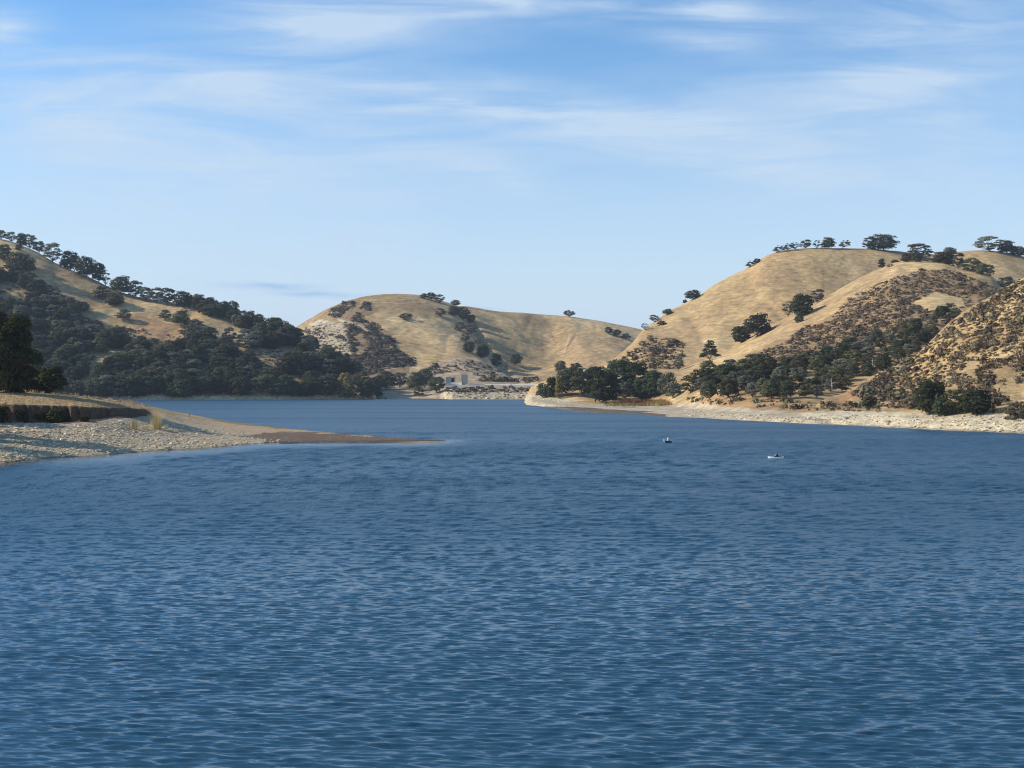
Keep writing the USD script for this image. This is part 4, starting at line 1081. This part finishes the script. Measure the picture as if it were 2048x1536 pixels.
# ------------------------------------------------------------------ stones
def rock_mesh(seed, sub=2, flat=0.7):
    rng = np.random.default_rng(seed)
    m = trimesh.creation.icosphere(subdivisions=sub, radius=1.0)
    v = m.vertices
    for _ in range(9):
        d = rng.normal(size=3); d /= np.linalg.norm(d)
        o = rng.uniform(0.45, 0.85)
        over = np.maximum(v @ d - o, 0)
        v = v - over[:, None] * d
    v = v * (1 + 0.16 * (meshkit.noise(v * 2.2 + seed)[:, None] - 0.5)) * np.array([1.0, rng.uniform(.65, .95), flat * rng.uniform(.7, 1.1)])
    return trimesh.Trimesh(v, m.faces, process=False)


ROCKS = [rock_mesh(k) for k in range(5)]
for k in range(5):
    c = proto(f"boulder_shape_{k + 1:03d}")
    part(c, "stone", ROCKS[k], R_PALE if k % 2 == 0 else R_GREY)
    PROTO[f"rock{k}"] = (c, 1, 1)
srng = np.random.default_rng(41)
STONES = [(-20, 852), (150, 850), (230, 842), (330, 846), (400, 858), (470, 868), (545, 879), (560, 884), (430, 894), (300, 901), (180, 910), (60, 918), (-20, 929)]


def boulder(px_, py_, wp, label, hills, group=None, sq=1.0, k=None):
    g = ground(px_, py_, hills)
    if g is None:
        return
    r = wp * g[1] / F / 2
    k = int(srng.integers(5)) if k is None else k
    copy_of(PROTO[f"rock{k}"][0], "boulder", label, "boulder", g + [0, 0, r * 0.25], srng.uniform(0, 360), (r, r * srng.uniform(.8, 1.1), r * sq), group, tilt=srng.uniform(-18, 18))


boulder(333, 898, 17, "big white boulder at the waterline of the left point", LP, k=0, sq=0.9)
boulder(131, 870, 12, "large block on the stony bank with a black shadow beside it", LP, k=2, sq=1.2)
boulder(48, 902, 20, "long slanting slab among the shaded rocks of the left bank", LP, k=1, sq=0.6)
boulder(20, 912, 20, "long pale slab low on the shaded left bank, near the water", LP, k=3, sq=0.6)
boulder(4, 895, 16, "pale boulder on the left bank cut by the picture's edge", LP, k=4)
boulder(352, 836, 7, "small white stone on the crest of the left point beside the reeds", LP, k=0)
boulder(486, 868, 7, "pale stone on the brown mud of the left point", LP, k=2)
boulder(1776, 846, 16, "dark rock with a deep hollow on the right shore", RS, k=1)
boulder(1693, 838, 11, "rounded pale boulder with a black shadow on the right shore", RS, k=3)
boulder(1664, 838, 9, "squat boulder left of the rounded one on the right shore", RS, k=4)
boulder(1048, 809, 6, "outermost stone at the tip of the right cape", RF, k=2)
rows = []
ROCK_COLUMNS = [(45, "at the picture's left edge"), (100, "right of the two slanting slabs"), (160, "under the dark bushes' bank"), (215, "left of the smaller reeds"), (262, "below the smaller reeds"), (300, "below the thin reeds"), (345, "beside the big white boulder"), (400, "right of the big white boulder"), (460, "towards the brown mud"), (9999, "at the mud's edge")]
for x, y in inside_points(STONES, 12, srng):
    left = x < 120
    wp = 5.0 * float(np.exp(srng.normal(0.25, 0.42))) + (3.5 * srng.random() if left else 0)
    big = "large" if wp > 8 else "small" if wp < 4.8 else "middling"
    row = "near the waterline" if y > 897 - max(0, x - 280) * 0.06 else "on the lower bank" if y > 876 else "on the upper bank"
    rows.append([x, y, wp, f"{big} pale stone {row}, {column(x, ROCK_COLUMNS)}"])
rows = rows[:285]
single_out(rows, 3)
for q in rows:
    boulder(q[0], q[1], q[2], q[3], LP, "stones of the left point" + (", " + q[3] if q[-1] is True else ""), srng.uniform(.7, 1.15))
n_b = len(rows)


def stones(name, hills, polys, spacing, lo, hi, label, seed, mats=(R_PALE, R_GREY, R_PALE), thin=1.0):
    rng = np.random.default_rng(seed)
    P = []
    for poly in polys:
        for x, y in inside_points(poly, spacing, rng):
            g = ground(x, y, hills)
            if g is not None and g[2] > -0.1:
                P.append(g)
    n = len(P)
    s = np.exp(rng.uniform(math.log(lo), math.log(hi), n))
    small = [rock_mesh(20 + k, 1) for k in range(len(mats))]
    scatter(name, [(f"stone_{k + 1:03d}", small[k], m, None) for k, m in enumerate(mats)], np.array(P) + np.stack([0 * s, 0 * s, s * .15], 1), rng.uniform(0, 6.28, n), np.stack([s, s * rng.uniform(.7, 1.1, n), s * rng.uniform(.5, 1.0, n)], 1), rng.integers(0, len(mats), n), label, "stones")
    return n


cnt = [stones("shingle", LP, [STONES], 3.3, 0.09, 0.6, "loose pale shingle covering the left point", 1),
       stones("shingle", LP, [[(300, 836), (350, 836), (420, 850), (380, 856), (300, 846)], [(480, 874), (700, 874), (860, 880), (560, 884)]], 6.5, 0.07, 0.2, "scattered small stones on the sandy end of the left point", 2),
       stones("shore_rocks", RS, [[(1610, 832), (1700, 830), (1900, 832), (2060, 836), (2060, 866), (1900, 859), (1732, 851), (1610, 847)]], 5.2, 0.2, 1.0, "broken white rock along the right shore", 3, (R_PALE, R_PALE, R_GREY)),
       stones("shore_rocks", RF, [[(1048, 801), (1090, 796), (1130, 806), (1160, 812), (1090, 813), (1050, 810)], [(1370, 822), (1600, 834), (1720, 834), (1720, 850), (1600, 845), (1440, 837), (1370, 833)]], 4.2, 0.3, 1.0, "pale rocks on the cape and the white right shore", 4, (R_PALE, R_PALE, R_GREY)),
       stones("shore_rocks", FD, [[(885, 786), (1075, 787), (1075, 797), (885, 797)]], 4.6, 0.5, 2.8, "cream rock ledges along the far shore", 5, (R_GREY, R_PALE, R_GREY)),
       stones("rock_ledges", FD, [[(588, 668), (640, 644), (660, 646), (692, 656), (700, 690), (690, 735), (650, 722), (620, 690)]], 4.2, 0.7, 2.6, "cream rock ledges on the left flank of the far hill", 8, (R_GREY, R_PALE, R_GREY)),
       stones("shore_rocks", LH, [[(60, 790), (735, 791), (735, 798), (60, 799)]], 5.5, 0.6, 2.0, "pale rocks at the foot of the wooded left hill", 6, (R_PALE, R_GREY, R_PALE))]
print("stones", cnt, n_b)

# ------------------------------------------------------------------ the left point's big trees, bushes, reeds and grass
g = ground(14, 785, LP)
h_ = 172 * g[1] / F
t = thing("oak_tree", "massive near tree at the left edge, its crown reaching the ground", "tree", g)
wood, crown, nrm = make_tree(301, h=h_, w=h_ * 0.80, cb=-0.06, nclus=70, ncard=420, card=0.7, clus=0.16, shape="dome", limbs=8, hollow=0.35, flat=0.95)
part(t, "trunk", wood, BARK); part(t, "crown", crown, L_HERO, normals=nrm)
c = proto("near_bush_shape")
wood, crown, nrm = make_tree(302, h=8, w=9, cb=-0.02, nclus=34, ncard=110, card=0.7, clus=0.15, limbs=8)
part(c, "trunk", wood, BARK); part(c, "crown", crown, L_HERO, normals=nrm)
PROTO["near_bush"] = (c, 8, 9)
tree(103, 787, 60, 66, "near_bush", "rounded dark bush right of the massive near tree", "bush", None, LP, cat="bush")
tree(58, 784, 30, 50, "near_bush", "low bush at the foot of the massive near tree", "bush", None, LP, cat="bush")
for x, Y, h, w, lab in ((-78, 241, 21, 14, "tall tree just beyond the picture, its shadow across the lower left rocks"), (-100, 263, 16, 14, "tree just beyond the picture, its shadow on the earth bank"), (-66, 226, 14, 9.5, "small tree just beyond the picture, its shadow on the waterside slabs")):
    copy_of(c, "oak_tree", lab, "tree", along(x, Y, left_point), 40.0 * h, (w / 9, w / 9, h / 8))
for i, (x, y, hp, wp, lab) in enumerate([(4, 842, 34, 36, "green bush on the earth bank at the picture's left edge"), (44, 840, 24, 26, "dark bush in the earth bank right of the green one"), (82, 838, 17, 24, "dark bush hanging in the middle of the earth bank"), (116, 845, 31, 46, "wide dark bush at the lower end of the earth bank"), (168, 842, 13, 24, "flat dark bush under the edge of the earth bank")]):
    tree(x, y, hp, wp, "near_bush", lab, "bush", None, LP, cat="bush")


def blades(seed, n, h, r, lean=0.25, width=0.05):
    rng = np.random.default_rng(seed)
    v, f = [], []
    for i in range(n):
        a, rr = rng.uniform(0, 6.28), r * math.sqrt(rng.random())
        b = np.array([rr * math.cos(a), rr * math.sin(a), -0.05])
        hh = h * rng.uniform(.55, 1.1)
        e = b + np.array([rng.normal() * lean * hh, rng.normal() * lean * hh, hh])
        m = (b + e) / 2 + [0, 0, 0.1 * hh]
        w = np.array([math.cos(a + 1.5), math.sin(a + 1.5), 0]) * width * rng.uniform(.6, 1.3)
        k = len(v)
        v += [b - w, b + w, m + w * .8, m - w * .8, e]
        f += [[k, k + 1, k + 2], [k, k + 2, k + 3], [k + 3, k + 2, k + 4]]
    return trimesh.Trimesh(np.array(v), np.array(f), process=False)


REED = leaf_material("dry_reeds", (0.50, 0.385, 0.175), 0.3, 0.1, (0.495, 0.505))
REED_GREEN = leaf_material("cove_reeds_green", (0.34, 0.30, 0.10), 0.3, 0.2)
REED_RUST = leaf_material("cove_reeds_rust", (0.40, 0.21, 0.09), 0.3, 0.2)
STRAWM = leaf_material("dry_straw", (0.46, 0.34, 0.17), 0.3, 0.25)
for i, (x, y, hp, wp, n, lab) in enumerate([(268, 858, 20, 16, 90, "smaller golden reed clump among the stones of the left point"), (312, 858, 34, 26, 160, "larger golden reed clump among the stones of the left point"), (288, 859, 13, 16, 40, "thin golden reeds between the two reed clumps"), (252, 856, 9, 12, 22, "sparse low reeds left of the golden reed clumps"), (332, 858, 12, 12, 26, "sparse low reeds right of the golden reed clumps"), (300, 862, 9, 18, 20, "short dry stalks in front of the reed clumps"), (378, 833, 17, 9, 9, "few bare stalks on the crest of the left point")]):
    g = ground(x, y, LP)
    k = g[1] / F
    t = thing("reed_clump", lab, "reeds", g)
    part(t, "blades", blades(50 + i, n, hp * k, wp * k / 2, 0.12, 0.045), REED)
rr = np.random.default_rng(61)
P = np.array([ground(x, y, RF) for x, y in inside_points([(1218, 809), (1250, 804), (1330, 803), (1345, 811), (1280, 813), (1212, 813)], 2.6, rr)])
scatter("cove_reeds", [("reed_tuft_001", blades(70, 26, 2.6, 0.9, .12, .07), REED_GREEN, None), ("reed_tuft_002", blades(71, 26, 2.9, 0.9, .12, .07), REED_RUST, None)], P, rr.uniform(0, 6.28, len(P)), np.ones((len(P), 3)), (rr.random(len(P)) < np.clip((P[:, 1] - P[:, 1].mean()) / 30 + .5, 0.1, .9)).astype(int), "rusty and yellow-green reeds in the right cove", "reeds")
P = np.array([q for q in (ground(x, y, LP) for x, y in inside_points([(-10, 780), (100, 787), (200, 798), (300, 815), (300, 818), (200, 814), (100, 809), (-10, 807)], 3.2, rr)) if q is not None])
scatter("dry_grass", [("grass_tuft_001", blades(80, 22, 0.5, 0.5, .3, .03), STRAWM, None), ("grass_tuft_002", blades(81, 16, 0.35, 0.6, .35, .03), STRAWM, None)], P, rr.uniform(0, 6.28, len(P)), np.repeat(rr.uniform(.5, 1.2, (len(P), 1)), 3, 1), rr.integers(0, 2, len(P)), "dry yellow grass on top of the left point", "grass")
P = np.array([q for q in (ground(x, y, LP) for x, y in inside_points([(-10, 777), (100, 783), (220, 797), (300, 812), (300, 815), (200, 799), (100, 788), (-10, 782)], 2.6, rr)) if q is not None])
scatter("dry_grass", [("grass_tuft_001", blades(82, 30, 1.0, 0.7, .2, .04), STRAWM, None)], P, rr.uniform(0, 6.28, len(P)), np.repeat(rr.uniform(.5, 1.2, (len(P), 1)), 3, 1), np.zeros(len(P)), "taller straw-coloured grass along the crest of the left point", "grass")

# ------------------------------------------------------------------ the works on the far shore
CONC = plain("concrete", (0.40, 0.37, 0.31), 0.9, 0.12, 0.4)
CONC_WHITE = plain("white_concrete", (0.60, 0.565, 0.48), 0.85, 0.06, 0.3)
DARKM = plain("dark_opening", (0.06, 0.055, 0.05), 0.9)
PINK = plain("pinkish_wall", (0.50, 0.36, 0.31), 0.9, 0.1, 0.5)


def box(x0, x1, y0, y1, z0, z1):
    b = trimesh.creation.box((x1 - x0, y1 - y0, z1 - z0)); b.apply_translation(((x0 + x1) / 2, (y0 + y1) / 2, (z0 + z1) / 2)); return b


def wx(px_, Y):
    return (px_ - CX) / F * Y


YW = 1216.0
def battered(x0, x1, y0, y1, z0_, z1_, lean):
    """A wall whose front face leans back."""
    v = np.array([(x0, y0 - lean, z0_), (x1, y0 - lean, z0_), (x1, y1, z0_), (x0, y1, z0_), (x0, y0, z1_), (x1, y0, z1_), (x1, y1, z1_), (x0, y1, z1_)])
    return trimesh.convex.convex_hull(v)


z0 = zpy(768.2, YW); t = thing("concrete_gatehouse", "pale concrete structure of two blocks on a white wall at the far shore", "dam structure")
zb = zpy(765.0, YW)
part(t, "base_wall", battered(wx(888.5, YW), wx(924, YW), YW, YW + 14, z0 - 4, zb, 9.0), CONC_WHITE)
part(t, "block", box(wx(891.5, YW), wx(902, YW), YW + 1.5, YW + 9, zb - .2, zpy(754, YW)), CONC)
b2 = part(t, "block", box(wx(922, YW), wx(934.5, YW), YW + 1.5, YW + 11, zb - 4, zpy(749.5, YW)), CONC)
part(t, "pillar", box(wx(908, YW), wx(910.4, YW), YW + 1.5, YW + 4, zb - .2, zpy(753, YW)), CONC)
part(t, "back_panel", box(wx(902, YW), wx(908, YW), YW + 7, YW + 8.5, zb - .2, zpy(755.5, YW)), DARKM)
part(t, "cap", box(wx(921.6, YW), wx(934.9, YW), YW + 1.1, YW + 11.4, zpy(749.5, YW), zpy(748.6, YW)), CONC_WHITE)
part(t, "pilaster", box(wx(922, YW), wx(923.3, YW), YW + 1.0, YW + 1.5, zb - .2, zpy(750, YW)), CONC_WHITE)
t = thing("retaining_wall", "long low white wall along the road at the far shore", "wall")
for a, b, pa, pb in ((924.2, 962, 768.6, 769.4), (962, 1000, 769.2, 770), (1000, 1036, 768.8, 770), (1036, 1074, 767.6, 769)):
    part(t, "wall_segment", battered(wx(a, YW + 2) + .05, wx(b, YW + 2), YW + 2, YW + 3.2, zpy(pb, YW) - 1.2, zpy(pa, YW) + .3, 4.0), CONC_WHITE)
g = ground(952, 751, FD)
if g is not None:
    k = g[1] / F
    t = thing("small_building", "little flat-roofed pinkish building on the terraces above the works", "building", g)
    part(t, "wall", box(-6 * k, 5 * k, 0, 7 * k, -3, 6 * k), PINK)
    part(t, "roof", box(-6.4 * k, 5.4 * k, -.4 * k, 7.4 * k, 6 * k, 6.7 * k), CONC)
    part(t, "door", box(2 * k, 4.3 * k, -.15, -.02, -.5, 4.4 * k), DARKM)

# ------------------------------------------------------------------ people and boats
import manifold3d as m3


def body(chains, fine=0.05):
    """One continuous figure: hulls of spheres along the bones."""
    parts_ = []
    for joints in chains:
        for (p, r), (q, s) in zip(joints, joints[1:]):
            a = m3.Manifold.sphere(r, 14).translate(tuple(map(float, p))); b = m3.Manifold.sphere(s, 14).translate(tuple(map(float, q)))
            parts_.append(m3.Manifold.batch_hull([a, b]))
    m = m3.Manifold.batch_boolean(parts_, m3.OpType.Add).to_mesh()
    t_ = trimesh.Trimesh(m.vert_properties[:, :3], m.tri_verts)
    t_ = t_.subdivide_to_size(fine, max_iter=6)
    trimesh.smoothing.filter_taubin(t_, iterations=6)
    return t_


SKIN = plain("skin", (0.42, 0.25, 0.17), 0.6, 0.05)
DARKCLOTH = plain("dark_jacket", (0.03, 0.025, 0.03), 0.9)
WHITECLOTH = plain("white_shirt", (0.78, 0.78, 0.76), 0.9, 0.05)
HULL_WHITE = plain("white_hull", (0.82, 0.83, 0.80), 0.35, 0.03)
HULL_DARK = plain("dark_hull", (0.02, 0.022, 0.03), 0.45, 0.1)
GREYM = plain("light_grey_plastic", (0.55, 0.56, 0.58), 0.5, 0.05)
CAPM = plain("pale_cap", (0.75, 0.78, 0.76), 0.8, 0.05)
PANTS = plain("dark_trousers", (0.05, 0.05, 0.06), 0.9)
HAIR = plain("dark_hair", (0.02, 0.015, 0.012), 0.7)


def hull(L, W, Hh, keel=0.25, sheer=0.12, n=28, m=12, blunt=0.0):
    """A boat hull: closed skin from keel to gunwale with a deck."""
    v, f = [], []
    for i in range(n):
        u = i / (n - 1) * 2 - 1
        wd = W / 2 * max(0.02, (1 - abs(u) ** 2.6)) if not blunt else W / 2 * max(0.03, 1 - max(0, u) ** 2.6) * (1 - 0.15 * max(0, -u))
        top = Hh + sheer * u * u
        low = -keel * (1 - 0.8 * max(0, abs(u) - .3) ** 2 * 2)
        for j in range(m):
            a = math.pi * j / (m - 1)
            v.append((u * L / 2, wd * math.cos(a), lerp(top, low, math.sin(a) ** 0.7)))
        v.append((u * L / 2, 0, top + 0.04))
    k = m + 1
    for i in range(n - 1):
        for j in range(k):
            a, b = i * k + j, i * k + (j + 1) % k
            f += [[a, b, b + k], [a, b + k, a + k]]
    f += [[j, (j + 1) % k, k - 1] for j in range(k - 1)] + [[(n - 1) * k + (j + 1) % k, (n - 1) * k + j, (n - 1) * k + k - 1] for j in range(k - 1)]
    t_ = trimesh.Trimesh(np.array(v), np.array(f), process=True)
    t_.fix_normals()
    return t_


def person(name, label, loc, rz, shirt, hat, seat=0.0):
    """Seated, knees drawn up, both hands forward; the hips at the origin, facing +x."""
    t_ = thing(name, label, "person", loc, rz)
    hip, chest, neck, head = np.array([0, 0, .10]), np.array([.03, 0, .42]), np.array([.05, 0, .60]), np.array([.09, 0, .76])
    ch = [[(hip, .16), (chest, .17), (neck, .075), (head - [.01, 0, .04], .075)]]
    for s in (-1, 1):
        ch.append([((.02, s * .09, .09), .10), ((.43, s * .13, .26), .075), ((.72, s * .12, -.02), .055), ((.84, s * .12, .03), .04)])
        ch.append([((.04, s * .19, .51), .065), ((.16, s * .27, .30), .05), ((.42, s * .22, .33), .04), ((.50, s * .21, .34), .038)])
    part(t_, "body", body(ch), shirt, 60)
    part(t_, "head", body([[(head, .098), (head + [.035, 0, -.05], .07)], [(head + [.1, 0, -.01], .016), (head + [.118, 0, -.03], .014)], [(head + [0, -.098, -.01], .02), (head + [0, -.1, .02], .018)], [(head + [0, .098, -.01], .02), (head + [0, .1, .02], .018)]], .03), SKIN, 60)
    if hat:
        crown = trimesh.creation.icosphere(2, .112); crown.vertices[:, 2] = np.maximum(crown.vertices[:, 2], 0) * .95
        crown.apply_translation(head + [0, 0, .035])
        brim = trimesh.creation.cylinder(.15, .02, sections=20); brim.apply_translation(head + [.03, 0, .045])
        part(t_, "hat", trimesh.util.concatenate([crown, brim]), CAPM, 50)
    else:
        hr = trimesh.creation.icosphere(2, .112); hr.vertices[:, 2] = np.maximum(hr.vertices[:, 2], -.03); hr.apply_translation(head + [-.018, 0, .02])
        part(t_, "hair", hr, HAIR, 50)
    part(t_, "trousers", body([[((0, -.09, .07), .115), ((.43, -.13, .26), .088), ((.70, -.12, .0), .066)], [((0, .09, .07), .115), ((.43, .13, .26), .088), ((.70, .12, .0), .066)]]), PANTS, 60)
    for s in (-1, 1):
        h0 = np.array([.52, s * .21, .34])
        part(t_, "hand", body([[(h0 - [.03, 0, 0], .036), (h0 + [.03, 0, -.005], .034)]] + [[(h0 + [.03, (q - 1.5) * .017, .01], .010), (h0 + [.075, (q - 1.5) * .018, .006], .009), (h0 + [.082, (q - 1.5) * .018, -.03], .008)] for q in range(4)] + [[(h0 + [0, -s * .03, .01], .011), (h0 + [.045, -s * .05, -.005], .009)]], .012), SKIN, 60)
    return t_


def on_water(px_, py_):
    Y = float(shoreY(py_)); return np.array([(px_ - CX) / F * Y, Y, 0.0])


K = on_water(1551.5, 917.0)
t = thing("kayak", "white kayak on the open water, right of the dark boat", "kayak", K, 172)
part(t, "hull", hull(3.1, 0.80, 0.30, .12, .10), HULL_WHITE, 40)
ck = trimesh.creation.torus(.36, .03); ck.apply_scale((1.5, .75, 1)); ck.apply_translation((-.15, 0, .36)); part(t, "cockpit_rim", ck, DARKM, 40)
bk = box(-.62, -.56, -.22, .22, .25, .62); part(t, "seat_back", bk, DARKM)
tank = box(-1.15, -.78, -.2, .2, .26, .45); part(t, "storage_crate", tank, HULL_DARK)
pk = person("person", "person in dark clothes sitting in the white kayak", K + [.32 * math.cos(math.radians(352)), .32 * math.sin(math.radians(352)), .27], 172, DARKCLOTH, False)
t = thing("paddle", "paddle with white blades held across the white kayak", "paddle", K + [-.2, -.06, .62], 172)
part(t, "shaft", tube([(0, -1.05, -.12), (0, 1.05, .14)], (.018, .018), 8), GREYM)
for s in (-1, 1):
    b = trimesh.creation.icosphere(2, 1.0); b.apply_scale((.02, .26, .10)); b.apply_translation((0, s * 1.22, .015 + s * .135)); part(t, "blade", b, HULL_WHITE, 40)
B = on_water(1336.5, 886.0)
t = thing("rowing_boat", "small dark fishing boat with one angler, left of the white kayak", "boat", B, 25)
part(t, "hull", hull(2.1, 1.35, .50, .2, .10, blunt=1.0), HULL_DARK, 40)
rim = np.array([(u * 1.05, s * .675 * (max(0.03, 1 - max(0, u) ** 2.6) * (1 - .15 * max(0, -u))), .5 + .1 * u * u + .03) for s, us in ((1, np.linspace(-1, 1, 20)), (-1, np.linspace(1, -1, 20))) for u in us])
part(t, "gunwale", tube(rim, np.full(len(rim), .035), 6), GREYM)
part(t, "seat", box(-.35, .0, -.58, .58, .52, .60), GREYM)
part(t, "outboard_motor", trimesh.util.concatenate([box(-1.32, -1.08, -.13, .13, .45, .92), box(-1.24, -1.14, -.05, .05, -.3, .45)]), GREYM)
person("person", "person in a white shirt and pale hat sitting in the dark boat", B + [-.16 * math.cos(math.radians(25)), -.16 * math.sin(math.radians(25)), .60], 25, WHITECLOTH, True)
t = thing("fishing_rod", "dark fishing rod held over the side of the dark boat", "fishing rod", B + [.25, .15, .92], 25)
part(t, "rod", tube([(0, -.2, 0), (.7, -.3, .45), (1.5, -.4, .6)], (.02, .014, .006), 6), HULL_DARK)
part(t, "grip", tube([(-.3, -.157, -.19), (0, -.2, 0)], (.028, .028), 8), DARKM)
for i, (x, py_, lab) in enumerate([(754, 798.1, "tiny dark boat by the far beach, left of the other tiny one"), (771, 798.1, "tiny dark boat with an upright figure by the far beach")]):
    b = on_water(x, py_)
    t = thing("rowing_boat", lab, "boat", b, 30 + 90 * i)
    part(t, "hull", hull(3.6, 1.6, .7, .2, .12, blunt=1.0), HULL_DARK, 40)
    part(t, "seat", box(-.3, .1, -.65, .65, .72, .8), GREYM)
    if i:
        person("person", "person in dark clothes in the tiny boat by the far beach", b + [0, 0, .85], 60, DARKCLOTH, False)

# white bird on the mud of the cove
g = ground(1174.5, 823.2, RF)
if g is not None:
    t = thing("gull", "small white bird standing on the dark mud of the right cove", "bird", g, 20)
    part(t, "body", body([[((-.28, 0, .26), .03), ((-.08, 0, .30), .105), ((.1, 0, .33), .11), ((.2, 0, .46), .055), ((.23, 0, .53), .062)]], .03), HULL_WHITE, 60)
    part(t, "wing", body([[((-.3, 0, .30), .02), ((.05, .09, .36), .06)], [((-.3, 0, .30), .02), ((.05, -.09, .36), .06)]], .03), GREYM, 60)
    part(t, "beak", tube([(.28, 0, .53), (.36, 0, .515)], (.018, .004), 6), plain("beak_yellow", (.6, .4, .08)))
    for s in (-1, 1):
        part(t, "leg", tube([(.03, s * .04, .25), (.02, s * .04, -.02)], (.012, .012), 5), DARKM)

# ------------------------------------------------------------------ haze
hz = trimesh.creation.box((13000, 13000, 340)); hz.apply_translation((0, 3000, 340 / 2 - 8.5))
M_AIR = usdkit.material(stage, "/World/Looks/air", {"v": ("principled_volume", dict(color=(0.72, 0.82, 0.95), density=HAZE, anisotropy=0.0))}, [], volume="v.volume")
tag(usdkit.mesh(stage, "/World/haze", hz, M_AIR).GetPrim(), "thin blue-grey haze over the whole valley", "haze", None, "stuff")
